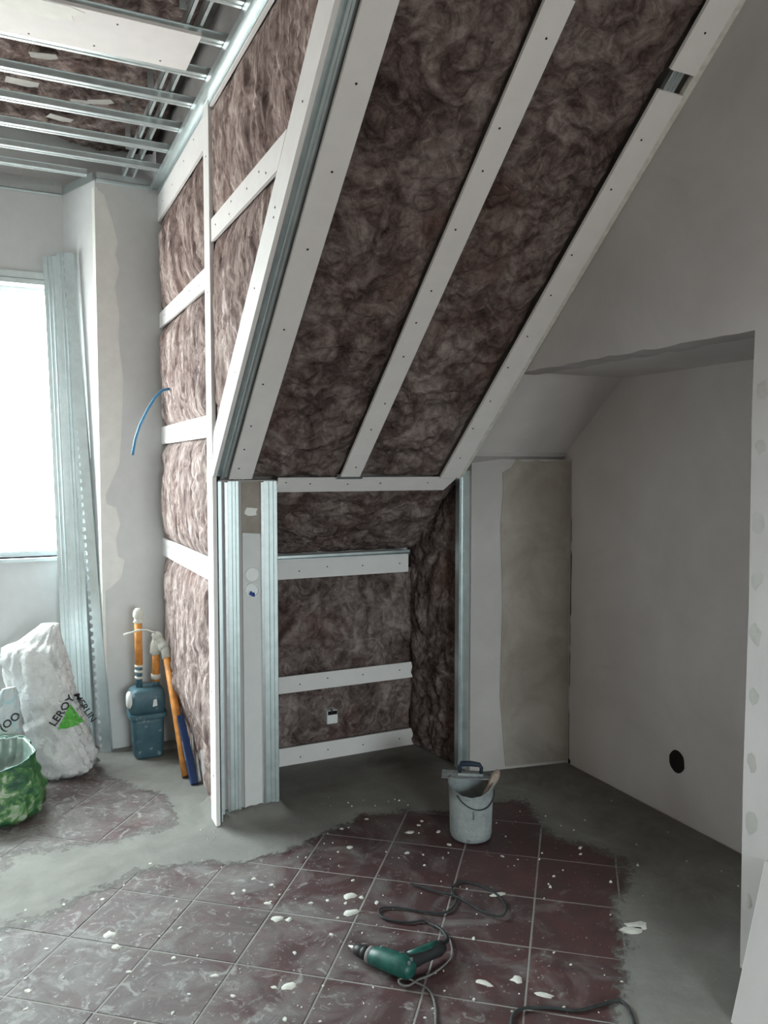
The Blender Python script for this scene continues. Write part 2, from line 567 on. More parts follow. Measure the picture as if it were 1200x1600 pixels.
# tiles
ta = math.radians(-39.2)
tu, tv = Vector((math.cos(ta), math.sin(ta), 0)) * 0.307, Vector((-math.sin(ta), math.cos(ta), 0)) * 0.312
T0 = Vector((1.074, 2.487, 0))
mb = MB()
a, b, g = 0.307 / 2 - 0.0032, 0.312 / 2 - 0.0032, 0.0016
mb.add([(-a, -b, -0.012), (a, -b, -0.012), (a, b, -0.012), (-a, b, -0.012), (-a, -b, -g), (a, -b, -g), (a, b, -g), (-a, b, -g),
        (-a + g, -b + g, 0), (a - g, -b + g, 0), (a - g, b - g, 0), (-a + g, b - g, 0)],
       [(0, 1, 5, 4), (1, 2, 6, 5), (2, 3, 7, 6), (3, 0, 4, 7), (4, 5, 9, 8), (5, 6, 10, 9), (6, 7, 11, 10), (7, 4, 8, 11), (8, 9, 10, 11)])
TILE = bpy.data.meshes.new('floor_tile')
TILE.from_pydata(mb.v, [], mb.f)
TILE.materials.append(M['tile'])
cells = []
for i in range(-16, 14):
    for j in range(-12, 14):
        p = T0 + tu * (i + 0.5) + tv * (j + 0.5)
        cells.append((p.x, p.y))
cells = np.array(cells)
ok = np.maximum(inside_dist(T1, cells[:, 0], cells[:, 1]), inside_dist(T2, cells[:, 0], cells[:, 1])) > -0.24
for (px, py), k in zip(cells, ok):
    if k and -1.3 < px < 2.5 and 0.7 < py < 4.62:
        o = link('floor_tile', TILE, floor)
        o.location = (px, py, random.uniform(-0.0009, 0.0004))
        o.rotation_euler = (random.uniform(-.0015, .0015), random.uniform(-.0015, .0015), ta + random.uniform(-.003, .003))

# screed: a skim with ragged feathered edges, and a low heap at the foot of the dormer corner
res = 0.014
X, Y = np.meshgrid(np.arange(-2.4, 2.72, res), np.arange(0.3, 4.66, res))
dt = -np.maximum(inside_dist(T1, X, Y), inside_dist(T2, X, Y))
rag = fbm(X * 7, Y * 7, 3, 5, 0.6)
Z = np.clip((dt + rag * 0.055) * 0.09, -0.02, 0.004) + fbm(X * 3, Y * 3, 9, 4) * 0.0018 + fbm(X * 25, Y * 25, 10, 3) * 0.0007
mound = np.exp(-(np.clip(np.maximum(0.86 - X, X - 1.12), 0, None) / 0.035) ** 2 - (np.clip(3.46 - Y, 0, None) / 0.06) ** 2) * (Y < 3.7)
Z = Z + mound * (0.045 + 0.015 * fbm(X * 20, Y * 20, 4, 3))
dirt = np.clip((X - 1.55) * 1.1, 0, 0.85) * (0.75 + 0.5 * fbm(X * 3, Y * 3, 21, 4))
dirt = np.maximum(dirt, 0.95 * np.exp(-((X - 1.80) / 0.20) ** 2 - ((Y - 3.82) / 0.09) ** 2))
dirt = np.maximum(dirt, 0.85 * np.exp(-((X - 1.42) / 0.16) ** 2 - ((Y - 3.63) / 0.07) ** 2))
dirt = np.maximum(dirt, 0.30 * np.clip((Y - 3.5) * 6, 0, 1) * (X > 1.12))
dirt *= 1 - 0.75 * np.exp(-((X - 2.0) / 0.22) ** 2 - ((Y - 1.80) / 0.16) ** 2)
fw = 0.13 + 0.28 * np.clip(0.75 - X, 0, 1) + 0.16 * np.clip((X - 1.5) * 1.5, 0, 1)
cover = np.clip((dt + rag * 0.055 + fw * 0.75) / fw, 0, 1)          # how thickly the cement covers the tiles
Z = np.where(cover > 0, np.maximum(Z, 0.0012), Z)
P = np.stack([X, Y, Z], -1)
grid_mesh('screed', P, cover > 0, 'screed', floor, dirt, cover)

# splashes of plaster on the tiles
rr = random.Random(5)


def splash(mb, x, y, r, el=1.0, an=0.0, h=0.003):
    k = 9
    ring = []
    for q in range(k):
        t_ = 2 * math.pi * q / k
        e = r * rr.uniform(0.7, 1.2)
        u, v = math.cos(t_) * e * el, math.sin(t_) * e
        ring.append((x + u * math.cos(an) - v * math.sin(an), y + u * math.sin(an) + v * math.cos(an)))
    mid = [(x + (p - x) * 0.7, y + (q - y) * 0.7, h) for p, q in ring]
    b = len(mb.v)
    mb.add([(p, q, -0.001) for p, q in ring] + mid,
           [(i, (i + 1) % k, k + (i + 1) % k, k + i) for i in range(k)] + [tuple(range(k, 2 * k))])


for x, y, r, el, an in [(1.132, 2.65, .021, 1.2, .3), (1.09, 2.547, .024, 1.3, -.2), (0.876, 2.6, .014, 1, 0), (0.84, 2.626, .018, 1.2, 0),
                        (1.927, 2.018, .03, 1.7, -.4), (1.97, 2.033, .035, 1.9, -.5), (1.413, 1.979, .02, 1.1, 0), (1.309, 2.012, .013, 2.6, -1.0),
                        (0.755, 2.257, .02, 1.2, 0), (0.288, 2.784, .022, 1, 0), (0.30, 2.70, .017, 1, 1), (1.443, 1.881, .013, 2.8, -.9),
                        (1.167, 2.623, .01, 1, 0), (1.573, 3.016, .014, 1.5, 0), (1.28, 3.0, .015, 1, 0), (1.63, 2.42, .012, 3, -.1)]:
    mb = MB()
    splash(mb, x, y, r, el, an)
    mb.obj('plaster_splash', 'plaster', floor, True)
mb = MB()
for k in range(420):
    x = rr.uniform(-0.4, 2.2)
    y = rr.uniform(1.4, 3.3)
    if rr.random() > 1.05 - 0.3 * x:
        continue
    splash(mb, x, y, 0.0025 + 0.008 * rr.random() ** 3, rr.uniform(1, 1.8), rr.uniform(0, 6), 0.002)
mb.obj('plaster_crumbs', 'plaster', floor, False, kind='stuff')
mb = MB()
for k in range(60):     # crumbs and grit on the screed
    x, y = rr.choice([(rr.uniform(1.1, 1.7), rr.uniform(3.25, 3.5)), (rr.uniform(1.8, 2.6), rr.uniform(1.9, 3.2)), (rr.uniform(.72, .9), rr.uniform(3.3, 3.5))])
    r = rr.uniform(0.003, 0.009)
    mb.add([(x + r * rr.uniform(.7, 1.2) * math.cos(q), y + r * rr.uniform(.7, 1.2) * math.sin(q), 0.001) for q in (0, 1.57, 3.14, 4.71)] +
           [(x, y, r * 1.3)], [(0, 1, 4), (1, 2, 4), (2, 3, 4), (3, 0, 4)])
mb.obj('plaster_grit', 'plaster', floor, False, kind='stuff')

# ---- window wall with its splayed side
mb = MB()
TOPZ = 3.56
mb.box(-2.16, WX0, WY + 0.01, WY + 0.22, 0, TOPZ)
mb.box(WX1, 1.0, WY + 0.01, WY + 0.22, 0, TOPZ)
mb.box(WX0, WX1, WY + 0.01, WY + 0.22, 0, WZ0)
mb.box(WX0, WX1, WY + 0.01, WY + 0.22, WZ1, TOPZ)
wf = struct('wall_far', mb, 'board', 'pale wall around the dormer window')
mb = MB()
mb.prism([(0.345, 4.989), (0.487, 4.655), (1.0, 4.655), (1.0, 4.989)], (0, 0, 0), (1, 0, 0), (0, 1, 0), (0, 0, ZC + .045))
wp = struct('wall_far_right', mb, 'board', 'pale boxed-out corner between window and brown insulation')
# corner bead and feathered joint compound along the edge
mb = MB()
mb.bar((0.487, 4.6545, 0), (0.487, 4.6545, ZC - .03), (1, 0, 0), [(-0.004, -0.004), (-0.004, 0.002), (0, 0.003), (0.012, 0.0015), (0.012, -0.004)])
mb.bar((0.4865, 4.654, 0), (0.4865, 4.654, ZC - .03), (0.142, -0.334, 0), [(-0.03, -0.003), (-0.03, 0.001), (0, 0.002), (0, -0.003)])
mb.obj('corner_bead', 'compound', wp)
edge = [(0.0, 3.12), (.045, 3.10), (.09, 2.95), (.115, 2.84), (.10, 2.78), (.12, 2.70), (.095, 2.6), (.115, 2.45), (.11, 2.3), (.13, 2.1), (.115, 1.8), (.10, 1.62), (.05, 1.5), (.025, 1.45),
        (.03, 1.40), (.08, 1.38), (.10, 1.28), (.075, 1.2), (.085, 1.10), (.12, 1.08), (.10, 0.98), (.05, 0.93), (0, 0.9)]
ne = len(edge)
mb = MB()
mb.add([(0.487, 4.6525, z) for u, z in edge] + [(0.487 + u * 0.9, 4.6537, z) for u, z in edge] + [(0.487 + u, 4.6549, z) for u, z in edge],
       [(i, i + 1, ne + i + 1, ne + i) for i in range(ne - 1)] + [(ne + i, ne + i + 1, 2 * ne + i + 1, 2 * ne + i) for i in range(ne - 1)])
mb.obj('joint_compound', 'compound', wp, label='pale feathered band of joint compound')

# window
mb = MB()
fr = 0.032
y0, y1 = WY + 0.10, WY + 0.16
for q in ((WX0, WX1, WZ1 - fr, WZ1), (WX0, WX1, WZ0, WZ0 + fr), (WX0, WX0 + fr, WZ0, WZ1), (WX1 - fr * .4, WX1, WZ0, WZ1)):
    mb.box(q[0], q[1], y0, y1, q[2], q[3])
win = struct('window_1', mb, 'frame', 'bright dormer window')
xm = (WX0 + WX1) / 2
for k, (xa, xb) in enumerate(((WX0 + fr, xm), (xm, WX1 - fr * .4))):
    mb = MB()
    mb.box(xa, xb, y0 + .028, y0 + .032, WZ0 + fr, WZ1 - fr)
    mb.obj('window_pane', 'glass', win)
mb = MB()
mb.box(xm - .03, xm + .03, y0 - .005, y1, WZ0 + fr, WZ1 - fr)
mb.obj('mullion', 'frame', win)
mb = MB()
mb.box(WX0, WX1, WY - .01, WY + 0.012, WZ1, WZ1 + .028)
mb.box(WX0, WX1, WY - .004, WY + 0.012, WZ1 + .032, WZ1 + .07)
mb.obj('head_trim', 'steel', win)
mb = MB()
mb.box(WX0 - .03, WX1, WY - .012, WY + .1, WZ0 - .02, WZ0)
mb.obj('window_sill', 'frame', win)

# ---- dormer left cheek, dormer roof (outside the frame, needed to close the place)
mb = MB()
mb.prism([(4.99, 0), (3.5, 0), (3.5, 1.5), (1.62, 3.16), (1.62, TOPZ), (4.99, TOPZ)], (-2.16, 0, 0), (0, 1, 0), (0, 0, 1), (0.06, 0, 0))
struct('wall_dormer_left', mb, 'board')
mb = MB()
mb.box(-2.16, 1.0, 1.5, 5.2, TOPZ, TOPZ + 0.1)
roof = struct('ceiling_dormer', mb, 'outer', 'unboarded dormer ceiling of steel channels below brown insulation')

# ---- dormer right cheek
mb = MB()
mb.prism([(4.98, 0), (3.56, 0), (3.56, 1.52), (3.42, 1.60), (1.62, 3.22), (1.62, TOPZ), (4.98, TOPZ)], (0.872, 0, 0), (0, 1, 0), (0, 0, 1), (0.05, 0, 0))
ck = struct('wall_dormer_right', mb, 'wall', 'dormer side wall stuffed with brown insulation between white board strips')

XB = XC + 0.0135                     # back of the strips
NX = (-1, 0, 0)
# batts of the far bay
far = [(0.02, 1.10, 31), (1.19, 1.74, 32), (1.825, 2.395, 33), (2.47, 2.99, 34)]


def low_cut(Xa, Yb):                 # the lowest batt is pushed back and torn near the floor
    return -0.06 * np.clip((0.45 - Yb) / 0.2, 0, 1) * np.clip((Xa - 3.62) / 0.1, 0, 1)


for z0, z1, sd in far:
    batt(ck, [(3.505, z0), (4.648, z0), (4.648, z1), (3.505, z1)], (XB + 0.012, 0, 0), (0, 1, 0), (0, 0, 1), NX, sd, 'wool_streak', 0.045, 0.016,
         freq=(13, 5), shape=low_cut if sd == 31 else None)
# batts of the near bay (their sloping side runs under the raked strip)
rake = lambda z: YF - (z - ZF) / 0.9 + 0.13
batt(ck, [(3.42, 1.69), (3.42, 2.565), (rake(2.565), 2.565)], (XB + 0.010, 0, 0), (0, 1, 0), (0, 0, 1), NX, 41, 'wool_streak', 0.03, 0.016, freq=(12, 5))
batt(ck, [(3.42, 2.655), (3.42, 3.125), (rake(3.125), 3.125), (rake(2.655), 2.655)], (XB + 0.010, 0, 0), (0, 1, 0), (0, 0, 1), NX, 42, 'wool_streak', 0.03, 0.016, freq=(12, 5))
batt(ck, [(3.30, 3.20), (3.30, 3.29), (1.66, 3.29), (1.66, 3.20)], (XB + 0.012, 0, 0), (0, 1, 0), (0, 0, 1), NX, 43, 'wool_streak', 0.012, 0.01, freq=(12, 5))
# strips
UP = (0, 0, 1)
yb = (0, -1, 0)
for z0, z1, n in ((1.097, 1.197, 3), (1.735, 1.832, 3), (2.985, 3.15, 4)):
    strip(ck, (XC, 4.653, z0), yb, UP, NX, 1.145, z1 - z0, spread(n, 1.1, z1 - z0, int(z0 * 99)))
strip(ck, (XC, 4.653, 2.39), yb, UP, NX, 0.66, 0.085, spread(2, 0.62, .085, 5))
strip(ck, (XC, 3.985, 2.388), yb, UP, NX, 0.475, 0.09, spread(2, 0.45, .09, 6))
strip(ck, (XC, 3.405, 2.560), yb, UP, NX, 0.92, 0.093, [(.08, .05), (.3, .03), (.33, .07), (.55, .05), (.7, .06), (.78, .03)], ends=((0, 0), (-.02, .08)))
strip(ck, (XC, 3.405, 3.118), yb, UP, NX, 1.55, 0.088, spread(8, 1.5, .088, 8, .06), ends=((0, 0), (-.02, .07)))
# upright strip on the corner, a little proud
strip(ck, (XC - .006, 3.41, 0.012), UP, (0, 1, 0), NX, 3.135, 0.098, spread(7, 3.1, .098, 9, .1), 0.018, label='tall upright white board strip on the dormer corner')
# raked strip along the slope edge
strip(ck, Vector((XC - .004, YF, ZF)) + SU * 0.02, SU, -SN, NX, 2.42, 0.125, [(.25, .06), (.55, .05), (.93, .065), (1.22, .05), (1.25, .06), (1.6, .05), (1.95, .07)], 0.016,
      ends=((-0.02, .14), (0, 0)), label='white board strip running up along the slope')
# steel corner runner on the rake and on the upright corner: groove, rib, groove
mb = MB()
mb.bar(SP(0.846, -0.01, -.030), SP(0.846, SL, -.030), (-1, 0, 0), [(-.014, .0), (-.014, .004), (.012, .004), (.012, 0)])
mb.bar(SP(0.865, -0.01, -.014), SP(0.865, SL, -.014), (-1, 0, 0), [(-.006, -.016), (-.006, 0), (-.002, .002), (.004, .002), (.007, 0), (.007, -.016)])
mb.bar(SP(0.880, -0.01, -.022), SP(0.880, SL, -.022), (-1, 0, 0), [(-.008, -.010), (-.008, 0), (-.001, .002), (.009, 0), (.009, -.010)])
mb.obj('steel_runner', 'steel', ck, label='grooved steel edge runner following the slope')
mb = MB()
mb.box(0.839, 0.845, 3.415, 3.47, 0.02, 1.54)
mb.box(0.846, 0.858, 3.432, 3.47, 0.05, 1.54)
mb.obj('steel_runner', 'steel', ck, label='upright steel edge runner beside the corner strip')

# ---- perimeter track and channels of the dormer ceiling
mb = MB()
mb.bar((0.792, 1.65, ZC), (0.792, 4.64, ZC), (1, 0, 0), [(-.022, .0), (.026, 0), (.026, .032), (.024, .032), (.024, .002), (-.020, .002), (-.020, .032), (-.022, .032)])
mb.obj('perimeter_track', 'steel', roof)
mb = MB()
mb.box(0.49, 0.77, 4.60, 4.652, ZC, ZC + .002)
mb.box(0.49, 0.77, 4.60, 4.602, ZC, ZC + .035)
mb.box(0.49, 0.79, 4.650, 4.653, ZC - .004, ZC + .05)
mb.obj('perimeter_track', 'steel', roof)
mb = MB()
mb.box(-2.1, 0.34, 4.955, 4.985, ZC, ZC + .002)
mb.box(-2.1, 0.34, 4.955, 4.957, ZC, ZC + .04)
mb.box(-2.1, 0.34, 4.983, 4.986, ZC - .004, ZC + .08)
mb.obj('perimeter_track', 'steel', roof)
mb = MB()
d = Vector((0.142, -0.334, 0))
mb.bar((0.338, 4.975, ZC), (0.478, 4.645, ZC), (0, 0, 1), [(0, 0), (.045, 0), (.045, .003), (0, .003)])
mb.obj('perimeter_track', 'steel', roof)
ys = [2.43, 2.705, 2.98, 3.255, 3.53, 3.805, 4.08, 4.355, 4.60]
for k, y in enumerate(ys):
    mb = MB()
    z = ZC + .004
    mb.prism([(-.030, .026), (-.0235, .026), (-.0235, .002), (-.0215, 0), (-.008, 0), (-.006, .003), (.006, .003), (.008, 0), (.0215, 0), (.0235, .002), (.0235, .026), (.030, .026),
              (.030, .0272), (.0223, .0272), (.0223, .0025), (.009, .0015), (.007, .0042), (-.007, .0042), (-.009, .0015), (-.0223, .0025), (-.0223, .0272), (-.030, .0272)],
             (-2.1, y, z), (0, 1, 0), (0, 0, 1), ((2.885 if y < 4.5 else 2.54), 0, 0))
    mb.obj('ceiling_channel', 'steel', roof)
for x in (0.628, 0.676):             # hanger channel crossing above
    mb = MB()
    mb.box(x - .002, x + .012, 2.4, 4.62, ZC + .034, ZC + .036)
    mb.box(x - .002, x, 2.4, 4.62, ZC + .034, ZC + .08)
    mb.obj('hanger_channel', 'steel', roof)
for x, y in ((0.60, 2.86), (0.60, 3.53), (0.60, 4.2), (-.3, 2.98), (-.3, 3.8)):
    mb = MB()
    mb.box(x - .012, x + .012, y - .001, y + .001, ZC + .03, TOPZ)
    mb.obj('ceiling_hanger', 'steel', roof)
# board already fixed across
st = strip(roof, (-2.1, 2.95, ZC), (1, 0, 0), (0, 1, 0), (0, 0, -1), 2.785, 0.275, [(2.22, .25), (2.44, .235), (2.68, .24), (2.0, .25), (2.1, .04), (2.5, .05)],
           label='wide plasterboard strip screwed under the ceiling channels')
mb = MB()
pts = [(-.6, 2.955), (.24, 2.955), (.29, 2.975), (.28, 3.0), (.25, 3.01), (.26, 3.04), (.2, 3.06), (.05, 3.05), (-.2, 3.09), (-.6, 3.08)]
mb.prism(pts, (0, 0, ZC - .0012), (1, 0, 0), (0, 1, 0), (0, 0, .001))
mb.obj('joint_compound', 'compound', st)
# insulation above the channels, with scraps of paper caught in it
batt(roof, [(-2.08, 1.7), (.66, 1.7), (.76, 2.9), (.80, 3.6), (.84, 4.96), (.45, 4.97), (.25, 4.86), (.0, 4.78), (-2.08, 4.72)], (0, 0, 3.47), (1, 0, 0), (0, 1, 0), (0, 0, -1), 51, 'wool', 0.05, 0.03, res=0.016, freq=(7, 7), lip=.04)
for k, (x, y, r, a) in enumerate([(0.30, 3.60, .05, .3), (.43, 3.64, .045, -.4), (.18, 3.36, .07, .2), (.2, 3.83, .06, 0), (.12, 4.12, .08, .3), (.38, 4.2, .05, .1), (.47, 4.15, .06, -.2), (.3, 4.42, .07, .5)]):
    mb = MB()
    mb.prism([(-r, -r * .45), (r * .8, -r * .5), (r, r * .2), (r * .5, r * .5), (-r * .8, r * .45)], (x, y, 3.395 - .004 * k), (math.cos(a), math.sin(a), .1), (-math.sin(a), math.cos(a), .05), (0, 0, .002))
    mb.obj('paper_scrap', 'dab', roof)

# ---- sloping ceiling right of the dormer
mb = MB()
mb.prism([(.84, -.16), (2.26, -.16), (2.26, SL + .14), (.84, SL + .14)], SP(0, 0, -.10), (1, 0, 0), SU, -SN * 0.06)
sl = struct('ceiling', mb, 'outer', 'sloping ceiling with brown mineral wool between white board strips')
batt(sl, [(.985, -.03), (1.425, -.03), (1.425, SL), (.985, SL)], SP(0, 0, -.046), (1, 0, 0), tuple(SU), tuple(SN), 11, 'wool', 0.026, 0.034, freq=(8, 8))
batt(sl, [(1.505, -.03), (1.965, -.03), (1.965, SL), (1.505, SL)], SP(0, 0, -.048), (1, 0, 0), tuple(SU), tuple(SN), 12, 'wool', 0.024, 0.034, freq=(8, 8))
strip(sl, SP(.890, 0.0), SU, (1, 0, 0), SN, SL, 0.102, [(.07, .03), (.19, .03), (.33, .03), (.56, .03), (.83, .05), (1.17, .05), (1.45, .055), (1.72, .05), (2.03, .05), (2.3, .05)],
      label='wide board strip next to the steel runner')
strip(sl, SP(1.416, 0.012), SU, (1, 0, 0), SN, 2.06, 0.096, spread(10, 2.0, .096, 21, .05), label='middle board strip on the slope')
strip(sl, SP(1.418, 2.076), SU, (1, 0, 0), SN, .36, 0.096, spread(2, .33, .096, 22, .05))
strip(sl, SP(1.954, 0.0), SU, (1, 0, 0), SN, 1.91, 0.106, spread(9, 1.85, .07, 23, .05))
strip(sl, SP(1.954, 1.975), SU, (1, 0, 0), SN, .46, 0.106, spread(2, .4, .08, 24, .05))
for x in (.94, 1.464, 2.005):        # furring behind the strips
    mb = MB()
    mb.bar(SP(x, -.02, -.0135), SP(x, SL, -.0135), (-1, 0, 0), sec_hat(.047, .02))
    mb.obj('furring_channel', 'steel', sl)
mb = MB()                            # flashes of foil and plaster in the gap beside the right wall
mb.prism([(0, -.02), (.024, 0), (.028, SL), (0, SL)], SP(2.06, 0, -.006), (1, 0, 0), SU, -SN * .02)
mb.obj('joint_compound', 'plaster', sl)
# cross strip at the foot of the slope
strip(sl, SP(1.12, -.012, -.006), (1, 0, 0), -SU, SN, .93, .088, [(.04, .02), (.16, .03), (.35, .035), (.52, .03), (.78, .03)], ends=((0, 0), (0, -.035)), label='cross strip at the foot of the slope')
mb = MB()
mb.bar(SP(1.40, .004, .0), SP(1.53, .004, .0), SU, [(-.010, -.012), (.012, -.012), (.012, -.002), (-.010, -.002)])
mb.obj('furring_clip', 'steel', sl)

# ---- knee wall: short pier between two posts, then the recess
mb = MB()
mb.box(.86, 1.128, 3.485, 3.56, 0, 1.545)
mb.box(1.105, 1.128, 3.56, 4.10, 0, 1.4)
mb.prism([(.86, 0), (2.75, 0), (2.75, 1.30), (.86, 1.30)], (0, 4.09, 0), (1, 0, 0), (0, 0, 1), (0, .06, 0))
mb.prism([(3.42, 1.66), (4.16, 1.13), (4.16, 1.25), (3.42, 1.76)], (.86, 0, 0), (0, 1, 0), (0, 0, 1), (1.9, 0, 0))
mb.prism([(2.20, 3.55), (2.13, 4.10), (2.19, 4.10), (2.26, 3.55)], (0, 0, 0), (1, 0, 0), (0, 1, 0), (0, 0, 1.6))
kn = struct('wall_knee', mb, 'wall', 'low wall under the slope with an insulated recess')
mb = MB()
mb.prism([(.962, .03), (1.052, .03), (1.052, 1.300), (1.02, 1.303), (.962, 1.308)], (0, 3.485, 0), (1, 0, 0), (0, 0, 1), (0, -.010, 0))
mb.obj('plasterboard_strip', 'board', kn, label='narrow board panel between the two steel posts')
mb = MB()
mb.prism([(.962, 1.300), (1.052, 1.296), (1.052, 1.54), (.962, 1.54)], (0, 3.485, 0), (1, 0, 0), (0, 0, 1), (0, -.004, 0))
mb.obj('raw_patch', 'raw', kn)
mb = MB()
splash(mb, 0, 0, .03, 1.4)
mb.v = [(1.005 + p[0] * .8, 3.482 - max(p[2], 0) - .001, 1.40 + p[1] * .7) for p in mb.v]
mb.obj('plaster_splash', 'compound', kn, True)
# posts
for xc, wd in ((0.918, .052), (1.090, .066)):
    mb = MB()
    mb.bar((xc, 3.462, .045), (xc, 3.462, 1.54), (-1, 0, 0), sec_hat(wd, .02, .005))
    p = mb.obj('steel_post', 'steel', kn)
    mb = MB()
    xe = xc - wd / 2 - .0065
    mb.box(xe - .006, xe + .006, 3.456, 3.484, .045, 1.535)
    mb.obj('post_flange', 'chrome', p, label='shinier edge flange')
for z, mt in ((1.117, 'white'), (1.045, 'blue')):
    mb = MB()
    k = 20
    rg = lambda r, y: [(1.004 + r * math.cos(2 * math.pi * q / k), y, z + r * math.sin(2 * math.pi * q / k)) for q in range(k)]
    if mt == 'white':
        mb.loft([rg(.033, 3.476), rg(.033, 3.470), rg(.030, 3.467)])
        tag(mb.obj('junction_box', 'white_plastic'), 'round white blanked box between the posts, upper of the pair', 'socket box', 'round boxes in the narrow panel')
    else:
        mb.loft([rg(.034, 3.476), rg(.034, 3.466), rg(.029, 3.465), rg(.028, 3.4745), rg(.002, 3.4745)])
        jb = tag(mb.obj('junction_box', 'white_plastic'), 'round white open box with blue wires between the posts, lower of the pair', 'socket box', 'round boxes in the narrow panel')
        for q in range(3):
            mb = MB()
            mb.tube([(1.0 + .006 * q, 3.474, z - .012), (.997 + .007 * q, 3.462, z - .004 - .008 * q), (.990 + .009 * q, 3.458, z - .018 - .004 * q)], .0035, 6)
            mb.obj('blue_wire', 'blue_wire', jb)

# recess back wall
YR = 3.98
nb = (0, -1, 0)
for z0, z1, sd in ((.088, .415, 61), (.470, 1.025, 62)):
    batt(kn, [(1.13, z0), (2.10, z0), (2.10, z1), (1.13, z1)], (0, YR + .035, 0), (1, 0, 0), (0, 0, 1), nb, sd, 'wool', .03, .024, freq=(9, 9))
for z0, z1, x1 in ((.000, .100, 2.11), (.398, .488, 2.10), (1.010, 1.112, 2.065)):
    strip(kn, (1.13, YR, z0), (1, 0, 0), UP, nb, x1 - 1.13, z1 - z0, [(.28, .04), (.44, .055), (.65, .05), (.88, .05)])
mb = MB()
mb.box(1.13, 2.06, YR - .03, YR + .02, 1.120, 1.124)
mb.box(1.13, 2.06, YR - .03, YR - .026, 1.116, 1.138)
mb.obj('steel_track', 'steel', kn)
e = Vector((0, .5, -.36)).normalized()
batt(kn, [(1.12, .0), (2.06, .0), (2.12, .62), (1.12, .62)], (0, 3.50, 1.512), (1, 0, 0), tuple(e), (0, e.z, -e.y), 63, 'wool', .03, .026, freq=(7, 10))
# recess right side
e = Vector((.065, -.42, 0)).normalized()
batt(kn, [(.0, .01), (.47, .01), (.47, 1.52), (.40, 1.50), (.0, 1.14)], (2.095, 4.01, 0), tuple(e), (0, 0, 1), (e.y, -e.x, 0), 64, 'wool', .02, .03, freq=(12, 6), label='side batt of the recess in shadow')
mb = MB()
mb.bar((2.135, 3.475, .03), (2.135, 3.475, 1.585), (-1, 0, 0), [(-.032, -.05), (-.032, -.012), (-.012, -.012), (-.010, 0), (.010, 0), (.012, -.012), (.032, -.012), (.032, -.05)])
mb.obj('steel_post', 'steel', kn, label='slim steel post where recess meets the right alcove')

# ---- right alcove
mb = MB()
mb.prism([(2.165, 3.47), (2.80, 3.352), (2.80, 3.45), (2.165, 3.57)], (0, 0, 0), (1, 0, 0), (0, 1, 0), (0, 0, 1.645))
we = struct('wall_alcove_end', mb, 'wall', 'end wall of the alcove with a rough brownish plaster patch')
mb = MB()
ex = Vector((.635, -.118, 0)).normalized()
pts = [(.20, .02), (.56, .02), (.563, 1.635), (.50, 1.645), (.42, 1.632), (.36, 1.64), (.30, 1.63), (.25, 1.645), (.22, 1.60), (.17, 1.575), (.175, 1.50), (.16, 1.3), (.175, .9), (.165, .4)]
mb.prism(pts, (2.165, 3.4685, 0), ex, (0, 0, 1), (-.001, -.003, 0))
mb.obj('raw_patch', 'raw', we, label='brownish unpainted plaster patch')
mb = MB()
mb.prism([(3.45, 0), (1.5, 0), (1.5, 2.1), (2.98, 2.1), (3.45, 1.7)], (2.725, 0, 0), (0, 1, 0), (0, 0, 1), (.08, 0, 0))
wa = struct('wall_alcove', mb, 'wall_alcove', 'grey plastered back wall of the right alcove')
mb = MB()                            # ragged open joint in the corner of the alcove
for z0, z1, d0 in ((.42, .62, .004), (.64, .78, .003), (.80, 1.16, .006), (1.20, 1.34, .003), (.02, .30, .003), (0, .035, .016)):
    mb.prism([(0, z0), (d0, z0 + .02), (d0 * .6, (z0 + z1) / 2), (d0, z1 - .03), (0, z1)], (2.7246, 3.364, 0), (0, -1, 0), (0, 0, 1), (-.001, 0, 0))
mb.obj('open_joint', 'hole', wa)
mb = MB()
k = 18
yy, zz = 2.603, .268
rg = lambda r, x, s=0: [(x, yy + r * (1 + .05 * math.sin(2 * q + s)) * math.cos(2 * math.pi * q / k), zz + r * 1.15 * math.sin(2 * math.pi * q / k)) for q in range(k)]
mb.loft([rg(.046, 2.7248), rg(.036, 2.7235), rg(.030, 2.7246), rg(.002, 2.7246)])
mb.obj('conduit_hole', 'hole', wa, label='dark round hole low in the wall')
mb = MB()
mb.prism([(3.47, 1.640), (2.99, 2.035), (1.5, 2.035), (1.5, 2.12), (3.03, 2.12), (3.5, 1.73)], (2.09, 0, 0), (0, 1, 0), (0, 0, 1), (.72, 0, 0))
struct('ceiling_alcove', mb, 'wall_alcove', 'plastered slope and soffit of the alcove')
mb = MB()
zs = lambda y: ZF + (YF - y) * .9 + .18
# ragged lower edge of the plaster over the opening
rj = random.Random(3)
low = [(1.722 + 1.30 * q / 22, 2.022 + rj.uniform(-.004, .005)) for q in range(1, 22)]
poly = [(-3.0, 0), (1.715, 0), (1.722, .6), (1.717, 1.2), (1.724, 1.8), (1.720, 2.022)] + low + [(3.10, 2.03), (1.66, zs(1.66)), (-3.0, zs(1.66))]
mb.prism(poly, (2.088, 0, 0), (0, 1, 0), (0, 0, 1), (.12, 0, 0))
wr = struct('wall_right', mb, 'wall', 'plastered right wall above and beside the alcove opening')
mb = MB()
mb.box(2.2, 2.75, 1.52, 1.62, 0, 2.1)
struct('wall_alcove_side', mb, 'wall')
# pale dabs of filler down the edge beside the opening
for k in range(9):
    mb = MB()
    z = 1.86 - k * .2 + rj.uniform(-.03, .03)
    splash(mb, 0, 0, rj.uniform(.018, .030), 1.0)
    mb.v = [(2.0875 - max(p[2], 0) * .5, 1.69 + p[0] * .8, z + p[1] * 1.3) for p in mb.v]
    mb.obj('filler_dab', 'dab', wr, True)

